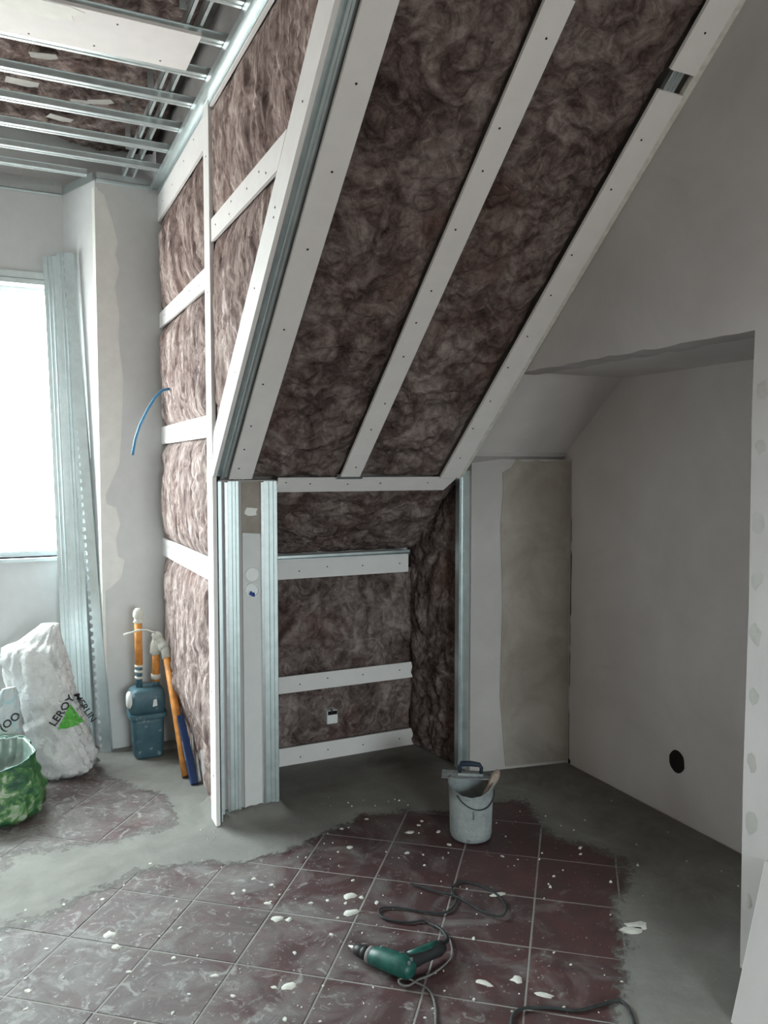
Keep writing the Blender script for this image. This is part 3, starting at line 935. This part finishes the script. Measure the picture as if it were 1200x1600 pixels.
# ---- the rest of the room, behind the camera
mb = MB()
mb.box(-3.1, -3.0, -3.1, 3.6, 0, 3.25)
struct('wall_left', mb, 'warm')
mb = MB()
mb.box(-3.1, RX0, -3.14, -3.0, 0, 3.25)
mb.box(RX1, 2.3, -3.14, -3.0, 0, 3.25)
mb.box(RX0, RX1, -3.14, -3.0, 0, RZ0)
mb.box(RX0, RX1, -3.14, -3.0, RZ1, 3.25)
struct('wall_rear', mb, 'warm')
mb = MB()
for q in ((RX0, RX1, RZ1 - fr, RZ1), (RX0, RX1, RZ0, RZ0 + fr), (RX0, RX0 + fr, RZ0, RZ1), (RX1 - fr, RX1, RZ0, RZ1), ((RX0 + RX1) / 2 - .04, (RX0 + RX1) / 2 + .04, RZ0, RZ1)):
    mb.box(q[0], q[1], -3.10, -3.04, q[2], q[3])
w2 = struct('fill_window', mb, 'frame')  # added out of view to brighten the slope and the recess
mb = MB()
mb.box(RX0 + fr, RX1 - fr, -3.072, -3.068, RZ0 + fr, RZ1 - fr)
mb.obj('window_pane', 'glass', w2)
mb = MB()
mb.box(-3.1, 2.26, -3.1, 1.70, 3.165, 3.25)
mb.box(-3.1, 2.2, 1.56, 1.62, 3.165, TOPZ + .1)
struct('ceiling_flat', mb, 'board')
mb = MB()
mb.prism([(-3.1, -.1), (-2.1, -.1), (-2.1, SL + .05), (-3.1, SL + .05)], SP(0, 0, 0), (1, 0, 0), SU, -SN * 0.06)
struct('ceiling_left', mb, 'board')
mb = MB()
mb.box(-3.1, -2.1, 3.47, 3.55, 0, 1.58)
struct('wall_knee_left', mb, 'warm')

# ================================================================= THINGS
# ---- blue cable out of the insulation
mb = MB()
cz = [(.82, 4.262, 2.02), (.76, 4.262, 2.005), (.72, 4.25, 1.965), (.68, 4.24, 1.90), (.64, 4.235, 1.82), (.615, 4.235, 1.745), (.600, 4.235, 1.665)]
mb.tube(cz, .0072, 10)
cb = tag(mb.obj('conduit_cable', 'blue_cable', smooth=True), 'light blue cable curling out of the insulated dormer wall', 'cable')

# ---- small white socket box on the recess insulation
t_ = thing('socket_box', (1.58, 3.955, .245), 'small white square socket box set in the low recess insulation', 'socket box')
mb = MB()
mb.box(1.548, 1.612, 3.935, 4.0, .21, .285)
bevel(mb.obj('box_body', 'white_plastic', t_), .006)
mb = MB()
mb.box(1.553, 1.607, 3.9335, 3.936, .262, .282)
mb.obj('box_opening', 'hole', t_)
mb = MB()
mb.tube([(1.575, 3.94, .272), (1.572, 3.92, .288), (1.566, 3.925, .298)], .004, 6)
mb.obj('wire_end', 'dark_cord', t_)

# ---- leaning steel profiles by the window
def lean(name, b, tp, wd, side, label, cat):
    b, tp = Vector(b), Vector(tp)
    o = thing(name, b, label, cat, 'steel profiles leaning beside the window')
    mb = MB()
    mb.bar(b, tp, side, [(-wd / 2, -.03), (-wd / 2, 0), (-wd * .22, 0), (-wd * .18, -.004), (-wd * .08, -.004), (-wd * .04, 0), (wd * .04, 0), (wd * .08, -.004),
                         (wd * .18, -.004), (wd * .22, 0), (wd / 2, 0), (wd / 2, -.03), (wd / 2 - .0015, -.03), (wd / 2 - .0015, -.0055), (-wd / 2 + .0015, -.0055), (-wd / 2 + .0015, -.03)])
    mb.obj('stud_web', 'steel', o)
    d = (tp - b).normalized()
    mb = MB()
    for sgn in (-1, 1):
        mb.bar(b, tp, side, [(sgn * wd / 2, -.032), (sgn * (wd / 2 - .009), -.032), (sgn * (wd / 2 - .009), -.0305), (sgn * wd / 2, -.0305)])
    mb.obj('stud_lip', 'steel', o)
    return o


SIDE = Vector((-.9, .43, 0))
lean('metal_stud', (.325, 4.80, .004), (.268, 4.935, 2.80), .082, SIDE, 'leftmost tall steel stud leaning against the window, wide plain web', 'metal stud')
lean('metal_stud', (.395, 4.735, .004), (.330, 4.875, 2.81), .070, SIDE, 'second tall steel stud leaning right of the leftmost one, beside white sack', 'metal stud')
# perforated angle
b, tp = Vector((.468, 4.618, .003)), Vector((.340, 4.83, 2.80))
o = thing('perforated_angle', b, 'tall thin steel angle with perforated toothed edge, leaning rightmost of three', 'metal angle', 'steel profiles leaning beside the window')
d = (tp - b).normalized()
sd = (SIDE - d * SIDE.dot(d)).normalized()
nn = d.cross(sd)
L = (tp - b).length
mb = MB()
mb.bar(b, tp, SIDE, [(-.045, -.0015), (-.045, 0), (.004, 0), (.004, -.0015)])
mb.obj('angle_web', 'steel', o)
mb = MB()
mb.bar(b, tp, SIDE, [(-.045, -.03), (-.0435, -.03), (-.0435, -.001), (-.045, -.001)])
mb.obj('angle_flange', 'steel', o)
mb = MB()
nt = 62
for k in range(nt):
    z0 = L * k / nt
    hh = L / nt
    mb.prism([(z0, .004), (z0 + hh * .62, .004), (z0 + hh * .46, .020), (z0 + hh * .16, .020)], b, d, sd, -nn * .0015)
mb.obj('perforated_edge', 'steel', o, label='punched toothed edge')

# ---- sacks
def sack(rings, seg=44, seed=1, amp=.012, freq=7.0, power=2.6, close=True):
    """rings: (z, cx, cy, rx, ry, turn)"""
    Z = [r[0] for r in rings]
    n = 60
    out = []
    for i in range(n):
        u = i / (n - 1)
        z = Z[0] + (Z[-1] - Z[0]) * u
        pr = [np.interp(z, Z, [r[k] for r in rings]) for k in range(1, 6)]
        ring = []
        for j in range(seg):
            t_ = 2 * math.pi * j / seg
            c, s = math.cos(t_), math.sin(t_)
            c2, s2 = math.copysign(abs(c) ** (2 / power), c), math.copysign(abs(s) ** (2 / power), s)
            ring.append((pr[0], pr[1], pr[2] * c2, pr[3] * s2, pr[4], z))
        out.append(ring)
    A = np.array(out)
    ang = np.arange(seg) / seg * 2 * math.pi
    U = np.stack([np.cos(ang), np.sin(ang)], -1)[None] * 1.4
    zz = A[:, :, 5]
    xx = U[..., 0] + 0 * zz
    yy2 = U[..., 1] + 0 * zz
    h = fbm((xx + 3) * freq * .35 + zz * 2, (yy2 + 3) * freq * .35 + zz * freq, seed, 4)
    rdg = 1 - np.abs(fbm((xx + 5) * freq * .5 + zz * 3, zz * freq * .9 + yy2 * freq * .4 + 9, seed + 9, 3)) * 3
    f_ = 1 + (h * 1.2 + np.clip(rdg, -1, 1) * .5) * amp / .15
    lx, ly = A[:, :, 2] * f_, A[:, :, 3] * f_
    ca, sa = np.cos(A[:, :, 4]), np.sin(A[:, :, 4])
    P = np.stack([A[:, :, 0] + lx * ca - ly * sa, A[:, :, 1] + lx * sa + ly * ca, zz], -1)
    return [[tuple(p) for p in r] for r in P]


R_ = math.radians(-22)
bag = thing('builders_sack', (.20, 4.44, 0), 'upright white plastic sack printed with a green triangle, left of the steel studs', 'sack')
rings = [(0.004, .20, 4.44, .165, .11, R_), (.03, .20, 4.44, .205, .135, R_), (.10, .195, 4.44, .208, .14, R_), (.25, .185, 4.44, .170, .125, R_), (.42, .165, 4.445, .145, .11, R_),
         (.55, .140, 4.45, .150, .095, R_), (.63, .118, 4.45, .150, .078, R_), (.672, .120, 4.455, .140, .06, R_), (.69, .150, 4.46, .105, .05, R_), (.74, .180, 4.465, .070, .034, R_), (.785, .205, 4.47, .040, .014, R_)]
RG = sack(rings, seg=72, seed=4, amp=.030, freq=12)
mb = MB()
mb.loft(RG)
bagm = mb.obj('sack_body', 'sack', bag, True)


def on_surface(rgs, polys_uv, P0, eu, ev, off, fwd):
    """throw flat shapes (list of (verts2d, faces)) on to the lofted surface along fwd"""
    q = MB()
    q.loft(rgs)
    tree = BVHTree.FromPolygons([Vector(v) for v in q.v], q.f)
    out = MB()
    for vs, fs in polys_uv:
        vv = []
        for u, v in vs:
            p = P0 + eu * u + ev * v
            hit = tree.ray_cast(p - fwd * 1.0, fwd)
            vv.append((hit[0] if hit[0] is not None else p) - fwd * off)
        out.add(vv, fs)
    return out


def subdiv_text(body, size, cuts=2):
    cu = bpy.data.curves.new('txt', 'FONT')
    cu.body = body
    cu.size = size
    cu.resolution_u = 3
    cu.offset = size * .022
    o = bpy.data.objects.new('txt', cu)
    C.objects.link(o)
    bpy.context.view_layer.update()
    me = bpy.data.meshes.new_from_object(o)
    bpy.data.objects.remove(o)
    bm = bmesh.new()
    bm.from_mesh(me)
    bmesh.ops.triangulate(bm, faces=bm.faces)
    bmesh.ops.subdivide_edges(bm, edges=[e for e in bm.edges if e.calc_length() > size * .12], cuts=cuts)
    vs = [(v.co.x, v.co.y) for v in bm.verts]
    bm.verts.index_update()
    fs = [tuple(v.index for v in f.verts) for f in bm.faces]
    bm.free()
    return vs, fs


def rot2(vs, a, dx, dy, sx=1.0):
    c, s = math.cos(a), math.sin(a)
    return [(x * sx * c - y * s + dx, x * sx * s + y * c + dy) for x, y in vs]


def tri_grid(A, B, D, n=10):
    vs, fs, ix = [], [], {}
    for i in range(n + 1):
        for j in range(n + 1 - i):
            ix[i, j] = len(vs)
            u, v = i / n, j / n
            vs.append(tuple(A[k] + (B[k] - A[k]) * u + (D[k] - A[k]) * v for k in (0, 1)))
    for i in range(n):
        for j in range(n - i):
            fs.append((ix[i, j], ix[i + 1, j], ix[i, j + 1]))
            if i + j < n - 1:
                fs.append((ix[i + 1, j], ix[i + 1, j + 1], ix[i, j + 1]))
    return vs, fs


# printed panel plane faces back into the room along the line of sight from the doorway
fwd = Vector((.06, 1, -.09)).normalized()
eu = Vector((.99, -.06, 0)).normalized()
ev = Vector((0, .09, 1)).normalized()
PB = Vector((.278, 4.33, .27))                    # lower middle of the triangle
tri = tri_grid((-.058, .0), (.072, .0), (.004, .112), 26)
on_surface(RG, [tri], PB, eu, ev, .010, fwd).obj('green_triangle', 'print_green', bagm, label='green printed triangle')
vs, fs = subdiv_text('LEROY', .052)
wdt = max(v[0] for v in vs)
t1 = (rot2(vs, math.radians(52), -.072, .012, .165 / wdt), fs)
on_surface(RG, [t1], PB, eu, ev, .010, fwd).obj('lettering', 'ink', bagm, label='grey capital letters LEROY up the left of the triangle')
vs, fs = subdiv_text('MERLIN', .046)
wdt = max(v[0] for v in vs)
t2 = (rot2(vs, math.radians(-60), .022, .148, .165 / wdt), fs)
on_surface(RG, [t2], PB, eu, ev, .006, fwd).obj('lettering', 'ink', bagm, label='grey capital letters MERLIN down the right of the triangle')

# small clear sack
cs = thing('plastic_sack', (-.035, 4.245, 0), 'crumpled see-through whitish sack squeezed between green bag and white sack', 'sack')
rings = [(.004, -.035, 4.245, .07, .05, 0), (.06, -.035, 4.245, .09, .06, 0), (.25, -.035, 4.25, .088, .06, .2), (.36, -.035, 4.25, .085, .05, .3), (.42, -.02, 4.26, .065, .03, .3), (.47, -.01, 4.26, .05, .02, .3), (.52, .0, 4.26, .03, .01, .4)]
RC = sack(rings, seed=14, amp=.03, freq=10)
mb = MB()
mb.loft(RC)
csm = mb.obj('sack_body', 'clear_sack', cs, True)
vs, fs = subdiv_text('(OO', .05)
t3 = (rot2(vs, math.radians(35), -.005, .0), fs)
on_surface(RC, [t3], Vector((-.03, 4.15, .33)), eu, ev, .005, fwd).obj('lettering', 'ink', csm, label='small grey printed letters')

# green sack, open mouth
gs = thing('rubble_sack', (-.055, 3.97, 0), 'crumpled green plastic sack with its mouth open, bottom left corner', 'sack')
GX, GY = -.055, 3.97
rings = [(.004, GX, GY, .15, .13, 0), (.03, GX, GY, .18, .165, 0), (.12, GX + .005, GY, .185, .17, .1), (.20, GX, GY, .165, .155, .2), (.255, GX, GY, .150, .14, .2), (.285, GX - .005, GY, .150, .14, .2)]
RGn = sack(rings, seed=24, amp=.026, freq=8)
RGn = [[(p[0], p[1], p[2] + (.035 * math.sin(2 * math.pi * j / 44 + .6) * (i / 59) ** 2)) for j, p in enumerate(r)] for i, r in enumerate(RGn)]
mb = MB()
mb.loft(RGn, False)
mb.add(RGn[0], [tuple(range(44))])
gsm = mb.obj('sack_body', 'green_sack', gs, True, fix=False)
top = RGn[-1]
cen = Vector((GX, GY, 0))
inner = []
for k, (f_, dz) in enumerate([(1.0, 0), (.97, .004), (.93, -.008), (.90, -.04), (.82, -.10), (.5, -.13), (.05, -.135)]):
    inner.append([(cen.x + (p[0] - cen.x) * f_, cen.y + (p[1] - cen.y) * f_, p[2] + dz) for p in top])
mb = MB()
mb.loft(inner, False)
mb.obj('sack_inside', 'sack_inside', gs, True, fix=False)
mb = MB()
mb.tube([Vector(p) + Vector((0, 0, .004)) for p in top] + [Vector(top[0]) + Vector((0, 0, .004))], [.004 + .002 * math.sin(j * 1.7) for j in range(45)], 6)
mb.obj('sack_rim', 'green_rim', gs, True)

# ---- gas meter with its pipes
gm = thing('gas_meter', (.68, 4.46, 0), 'blue-grey metal gas meter with orange pipes standing in the corner', 'meter')
mb = MB()


def rbox(cx, cy, z, a, b, r=.03, k=5):
    pts = []
    for q, (sx, sy) in enumerate(((1, 1), (-1, 1), (-1, -1), (1, -1))):
        for i in range(k + 1):
            t_ = math.pi / 2 * (q + i / k)
            pts.append((cx + sx * (a - r) + r * math.cos(t_), cy + sy * (b - r) + r * math.sin(t_), z))
    return pts


cx_, cy_ = .685, 4.47
mb.loft([rbox(cx_ + .004, cy_, .006, .070, .060), rbox(cx_ + .004, cy_, .02, .078, .066), rbox(cx_ + .002, cy_, .20, .085, .072), rbox(cx_, cy_, .235, .090, .076)])
mb.obj('lower_case', 'meter', gm, True)
mb = MB()
mb.loft([rbox(cx_, cy_, .255, .092, .078), rbox(cx_, cy_, .34, .092, .078), rbox(cx_, cy_, .375, .088, .074), rbox(cx_, cy_, .392, .070, .060)])
mb.obj('upper_case', 'meter', gm, True)
mb = MB()
mb.loft([rbox(cx_, cy_, .234, .094, .080), rbox(cx_, cy_, .234, .101, .086), rbox(cx_, cy_, .256, .101, .086), rbox(cx_, cy_, .256, .094, .080)])
mb.obj('seam_flange', 'meter', gm)
mb = MB()
kk = 14
mb.loft([[(cx_ - .085 - xx, cy_ - .035 + r * math.cos(2 * math.pi * q / kk), .335 + 1.4 * r * math.sin(2 * math.pi * q / kk)) for q in range(kk)] for xx, r in ((0, .034), (.018, .034), (.026, .025))])
mb.obj('dial_cover', 'white_plastic', gm, True, label='pale round cover on the left side')
mb = MB()
mb.prism([(-.012, -.02), (.014, -.016), (.010, .022), (-.006, .018)], (cx_ + .032, cy_ - .0795, .315), (1, 0, 0), (0, 0, 1), (0, -.001, 0))
mb.obj('paper_seal', 'white_plastic', gm)


def lumps(mb, p0, p1, r, seed, n=6):
    p0, p1 = Vector(p0), Vector(p1)
    rl = random.Random(seed)
    m = 9
    mb.tube([p0.lerp(p1, i / (m - 1)) for i in range(m)], [r * rl.uniform(.85, 1.2) * (.55 if i in (0, m - 1) else 1) for i in range(m)], 10)


p1x, p1y = .648, 4.47
mb = MB()
mb.tube([(p1x, p1y, .39), (p1x, p1y, .52)], .017, 12)
mb.obj('connector', 'meter', gm, True)
mb = MB()
for z in (.44, .475, .505):
    mb.tube([(p1x, p1y, z), (p1x, p1y, z + .012)], .024, 12)
mb.obj('union_nut', 'plaster', gm, True)
mb = MB()
mb.tube([(p1x, p1y, .51), (p1x - .001, p1y, .79)], .0205, 12)
pp = mb.obj('orange_pipe', 'copper', gm, True)
mb = MB()
lumps(mb, (p1x, p1y, .745), (p1x, p1y, .83), .025, 2)
mb.obj('plaster_cap', 'plaster', pp, True)
p2x = .738
mb = MB()
mb.tube([(p2x, p1y, .385), (p2x, p1y, .42)], .02, 12)
mb.obj('connector', 'meter', gm, True)
mb = MB()
mb.tube([(p2x, p1y, .415), (p2x + .004, p1y, .63)], .021, 12)
pp = mb.obj('orange_pipe', 'copper', gm, True)
mb = MB()
mb.tube([(p2x, p1y, .43), (p2x, p1y, .455)], .027, 12)
mb.obj('collar', 'plaster', pp, True)
mb = MB()
lumps(mb, (p2x - .004, p1y, .56), (p2x + .012, p1y - .01, .69), .029, 3)
lumps(mb, (p2x + .01, p1y, .655), (.785, 4.41, .60), .030, 4)
mb.obj('plaster_cap', 'plaster', pp, True)
mb = MB()
mb.tube([(.783, 4.425, .615), (.797, 4.27, .36), (.806, 4.14, .16), (.811, 4.05, .012)], .0215, 12)
pp = mb.obj('orange_pipe', 'copper', gm, True, label='long slanting orange pipe reaching the floor')
mb = MB()
mb.tube([(.7825, 4.43, .625), (.786, 4.39, .555)], .0265, 12)
mb.obj('collar', 'plaster', pp, True)
mb = MB()
mb.tube([(.565, 4.42, .700), (.60, 4.43, .705), (.645, 4.44, .715), (.69, 4.445, .712), (.735, 4.45, .690)], .006, 8)
mb.obj('wire_tie', 'white_cord', gm, True, label='pale stiff wire tied across the pipes')

# ---- dark blue blade beside the pipe
bl = thing('blue_trowel', (.84, 3.97, 0), 'narrow dark blue tapering tool leaning behind the slanting orange pipe', 'tool')
mb = MB()
p0, p1 = Vector((.850, 3.935, .006)), Vector((.826, 4.16, .30))
d = (p1 - p0)
mb.prism([(0, -.015), (0, .018), (.35, .026), (.75, .016), (1.0, .004), (1.0, -.004), (.7, -.012), (.3, -.02)], p0, d, (0, .76, -.65), (-.036, 0, 0))
bevel(mb.obj('blade', 'blue_paint', bl), .003)
mb = MB()
mb.prism([(.35, .004), (.36, .007), (.62, -.002), (.61, -.005)], p0 + Vector((-.0365, 0, 0)), d, (0, .76, -.65), (-.0005, 0, 0))
mb.obj('pale_stripe', 'white_plastic', bl)

# ---- leaning plasterboard sheet at the right edge
lb = thing('plasterboard_sheet', (1.9, 1.2, 0), 'pale board sheet leaning on the right wall at the frame edge', 'board')
mb = MB()
A0, A1 = Vector((1.852, 1.546, .004)), Vector((2.072, 1.621, 0.40))
bk = Vector((-.05, -1, 0)).normalized()
mb.prism([(0, 0), (1, 0), (1, .9), (0, .9)], A0, A1 - A0, bk, (.012, 0, -.003))
mb.obj('board_face', 'wall', lb)
mb = MB()
mb.prism([(0, 0), (1, 0), (1, .001), (0, .001)], A0 - bk * .0012, A1 - A0, bk, (.012, 0, -.003))
mb.obj('cut_edge', 'board_core', lb)

# ---- mortar bucket, trowel across it, tool handle in it
BX, BY, BR, BH = 1.792, 2.862, .098, .245
bk = thing('mortar_bucket', (BX, BY, 0), 'pale mortar-caked bucket standing near the alcove', 'bucket')
kk = 40
ring = lambda r, z, wob=0: [(BX + r * (1 + wob * math.sin(5 * q / kk * 6.283)) * math.cos(2 * math.pi * q / kk), BY + r * math.sin(2 * math.pi * q / kk), z + (0.004 * math.sin(q * 1.3) if wob else 0)) for q in range(kk)]
def rim(r, z):                       # worn rim, dipping on the side towards the room
    out = []
    for q in range(kk):
        a_ = 2 * math.pi * q / kk
        e = Vector((math.cos(a_), math.sin(a_), 0))
        fr_ = max(0.0, -e.dot(Vector((BX, BY, 0)).normalized()))
        out.append((BX + r * e.x, BY + r * e.y, z + .006 - .040 * fr_ ** 1.3 + .0015 * math.sin(q * 2.3)))
    return out


mb = MB()
mb.loft([ring(.004, .004), ring(.075, .004), ring(.086, .010), ring(.0905, .028), ring(.092, .10), ring(.0945, .18), rim(BR, BH), rim(BR + .003, BH + .003), rim(BR - .006, BH + .001),
         ring(.089, .15), ring(.086, .09)], False)
bkm = mb.obj('bucket_shell', 'bucket', bk, True)
mb = MB()
mb.loft([ring(.0865, .088), ring(.05, .093, .05), ring(.003, .096)], False)
mb.obj('mortar', 'raw', bk, True)
vd = Vector((BX, BY, 0)).normalized()
vr = Vector((vd.y, -vd.x, 0))
mb = MB()
pt = []
for q in range(17):
    a_ = math.pi * (-.05 + 1.1 * q / 16)
    pt.append(Vector((BX, BY, 0)) + (vr * math.cos(a_ * .62 + .15) - vd * math.sin(a_ * .62 + .15)) * (.1005) + Vector((0, 0, .215 - .055 * math.sin(math.pi * q / 16) ** .8)))
mb.tube(pt, .0025, 6)
mb.obj('wire_handle', 'dark_cord', bk, True)
mb = MB()
q = Vector((BX, BY, 0)) - vd * .0965 + vr * .012
mb.tube([q + Vector((0, 0, .155)), q + vr * .002 + Vector((0, 0, .135)), q - vr * .001 + vd * .001 + Vector((0, 0, .118))], [.003, .004, .002], 6)
mb.obj('mortar_drip', 'grey_cord', bk, True)
# plastering trowel
tp = thing('plastering_trowel', Vector((BX, BY, BH)) + vd * .05, 'steel plastering trowel with dark blue handle lying across the bucket rim', 'trowel')
c0 = Vector((BX, BY, BH + .006)) + vd * .052 - vr * .010
mb = MB()
mb.prism([(-.118, -.042), (.105, -.042), (.105, .05), (-.118, .05)], c0, vr, vd, (0, 0, .0022))
mb.obj('trowel_blade', 'bucket', tp)
mb = MB()
mb.prism([(-.118, -.043), (.105, -.043), (.105, -.041), (-.118, -.041)], c0, vr, vd, (0, 0, .0035))
mb.obj('blade_edge', 'chrome', tp)
mb = MB()
hc = c0 + vr * .008
mb.bar(hc - vr * .055 + Vector((0, 0, .002)), hc + vr * .055 + Vector((0, 0, .002)), vd, [(-.012, 0), (.012, 0), (.012, .01), (-.012, .01)])
mb.obj('handle_rail', 'bucket', tp)
mb = MB()
hp = [hc + vr * .045 + Vector((0, 0, .006)), hc + vr * .047 + Vector((0, 0, .036)), hc + vr * .038 + Vector((0, 0, .049)), hc + vr * .0 + Vector((0, 0, .053)), hc - vr * .04 + Vector((0, 0, .051)), hc - vr * .049 + Vector((0, 0, .036)), hc - vr * .047 + Vector((0, 0, .006))]
mb.tube(hp, [.0075, .008, .010, .012, .012, .009, .0075], 10)
mb.obj('trowel_handle', 'navy_grip', tp, True)
# wooden handle sticking out
wh = thing('float_handle', Vector((BX, BY, .1)) + vr * .06, 'worn wooden tool handle sticking out of the bucket on the right', 'tool')
a0 = Vector((BX, BY, .10)) + vr * .020 - vd * .02
a1 = Vector((BX, BY, .295)) + vr * .117 + vd * .012
mb = MB()
n = 9
mb.tube([a0.lerp(a1, .25 + .75 * i / (n - 1)) for i in range(n)], [.011, .013, .015, .016, .0145, .016, .019, .018, .009], 12)
mb.obj('wooden_grip', 'wood', wh, True)
mb = MB()
mb.tube([a0, a0.lerp(a1, .15), a0.lerp(a1, .3)], .006, 8)
mb.obj('steel_tang', 'chrome', wh, True)

# ---- electric drill on its side with its lead
dr = thing('power_drill', (1.10, 2.16, 0), 'green electric drill lying on its side on the red tiles', 'drill')
tip, rear = Vector((.985, 2.325, .030)), Vector((1.112, 2.078, .038))
ax = (rear - tip).normalized()
sdv = Vector((-ax.y, ax.x, 0))      # sideways, towards the handle
if sdv.x < 0:
    sdv = -sdv
UZ = Vector((0, 0, 1))


def dl(a, s_=0.0, z=0.0):
    return tip + ax * a + sdv * s_ + UZ * z


def ovals(lst, k=18):
    out = []
    for a, s_, z, rs, rz in lst:
        out.append([dl(a, s_ + rs * math.cos(2 * math.pi * q / k), z + rz * math.sin(2 * math.pi * q / k)) for q in range(k)])
    return out


mb = MB()
mb.loft(ovals([(.098, 0, .002, .024, .024), (.106, 0, .003, .029, .029), (.14, .003, .005, .034, .032), (.185, .006, .006, .037, .033), (.215, .007, .006, .037, .033), (.243, .006, .005, .033, .030), (.256, .005, .004, .022, .020)]))
mb.obj('motor_housing', 'drill_green', dr, True)
mb = MB()
mb.loft(ovals([(.086, 0, .001, .022, .022), (.088, 0, .001, .0265, .0265), (.100, 0, .002, .0275, .0275), (.104, 0, .002, .0245, .0245)]))
mb.obj('gear_collar', 'grey_cord', dr, True)
mb = MB()
mb.loft(ovals([(.030, 0, 0, .011, .011), (.036, 0, 0, .017, .017), (.060, 0, 0, .021, .021), (.062, 0, 0, .0195, .0195), (.066, 0, 0, .022, .022), (.086, 0, .001, .021, .021)]))
mb.obj('chuck', 'black', dr, True)
mb = MB()
mb.loft(ovals([(.002, 0, 0, .003, .003), (.010, 0, 0, .004, .004), (.020, 0, 0, .008, .008), (.032, 0, 0, .011, .011)]))
mb.obj('chuck_jaws', 'chrome', dr, True)
# handle: sweep from the back of the body towards the right
hs = [dl(.200, .005, .002), dl(.216, .045, .001), dl(.229, .085, .0), dl(.241, .125, -.002), dl(.250, .158, -.002), dl(.254, .178, -.002)]
mb = MB()
mb.tube(hs, [.033, .027, .023, .0225, .025, .020], 16)
mb.obj('grip', 'black', dr, True, label='black rubber grip')
mb = MB()
mb.tube([p + UZ * .012 - ax * .004 for p in hs[1:5]], [.017, .0165, .016, .014], 12)
mb.obj('grip_panel', 'drill_green', dr, True)
mb = MB()
mb.tube([dl(.182, .046, .004), dl(.186, .066, .004), dl(.196, .088, .002)], [.008, .011, .007], 10)
mb.obj('trigger', 'black', dr, True)
for a, s_ in ((.13, .012), (.20, .02), (.25, -.005), (.245, .015)):
    mb = MB()
    kk = 10
    mb.loft([[dl(a + r * math.cos(2 * math.pi * q / kk), s_ + r * math.sin(2 * math.pi * q / kk), z) for q in range(kk)] for r, z in ((.005, .030), (.005, .0375), (.003, .038))])
    mb.obj('case_screw', 'chrome', dr)

def smooth_path(pts, z, n=6):
    P = [Vector((p[0], p[1], z)) for p in pts]
    out = []
    for i in range(len(P) - 1):
        a, b, c, d = P[max(i - 1, 0)], P[i], P[i + 1], P[min(i + 2, len(P) - 1)]
        for k in range(n):
            t_ = k / n
            out.append(0.5 * ((2 * b) + (c - a) * t_ + (2 * a - 5 * b + 4 * c - d) * t_ ** 2 + (3 * b - a - 3 * c + d) * t_ ** 3))
    return out + [P[-1]]


C1 = [(1.262, 2.182), (1.292, 2.205), (1.308, 2.270), (1.310, 2.335), (1.302, 2.378), (1.248, 2.391), (1.202, 2.426), (1.176, 2.46), (1.178, 2.495), (1.203, 2.515), (1.259, 2.488), (1.321, 2.431), (1.383, 2.392), (1.435, 2.408),
      (1.474, 2.451), (1.489, 2.508), (1.525, 2.541), (1.564, 2.544), (1.612, 2.474), (1.627, 2.388), (1.597, 2.307), (1.551, 2.276), (1.513, 2.325), (1.496, 2.388), (1.477, 2.455), (1.425, 2.523), (1.366, 2.613)]
sp = smooth_path(C1, .006)
for i in range(20):
    sp[i].z = .006 + .034 * (1 - i / 20) ** 1.2 + (.012 * math.sin(math.pi * i / 20))
mb = MB()
mb.tube(sp[:18], [.0085 - .0002 * i for i in range(18)], 8)
mb.obj('strain_relief', 'black', dr, True)
for i in range(len(sp)):
    if i > 118:
        sp[i].z += .006
mb = MB()
mb.tube(sp[15:], .0042, 8)
mb.obj('power_cord', 'dark_cord', dr, True)
C2 = [(1.335, 2.29), (1.318, 2.225), (1.285, 2.165), (1.230, 2.128), (1.174, 2.108), (1.129, 2.104), (1.085, 2.09), (1.064, 2.098), (1.068, 2.118), (1.095, 2.120), (1.113, 2.10), (1.131, 2.065), (1.133, 2.027), (1.11, 1.962), (1.036, 1.827), (1.0, 1.72), (1.05, 1.62)]
sp = smooth_path(C2, .0055)
for i in range(34, 60):
    if i < len(sp):
        sp[i].z += .009 * math.sin(math.pi * (i - 34) / 26)
mb = MB()
mb.tube(sp, .0034, 8)
tag(mb.obj('thin_cable', 'grey_cord', smooth=True), 'thin dusty grey cable looping past the drill handle towards the viewer', 'cable')
C3 = [(1.12, 1.60), (1.225, 1.736), (1.281, 1.82), (1.311, 1.847), (1.351, 1.852), (1.42, 1.82), (1.481, 1.778), (1.555, 1.767), (1.617, 1.762), (1.631, 1.743), (1.619, 1.702), (1.583, 1.646), (1.51, 1.573), (1.40, 1.45)]
sp = smooth_path(C3, .006)
mb = MB()
mb.tube(sp, .0048, 8)
tag(mb.obj('extension_cable', 'dark_cord', smooth=True), 'dark cable bending across the tiles at the bottom right', 'cable')
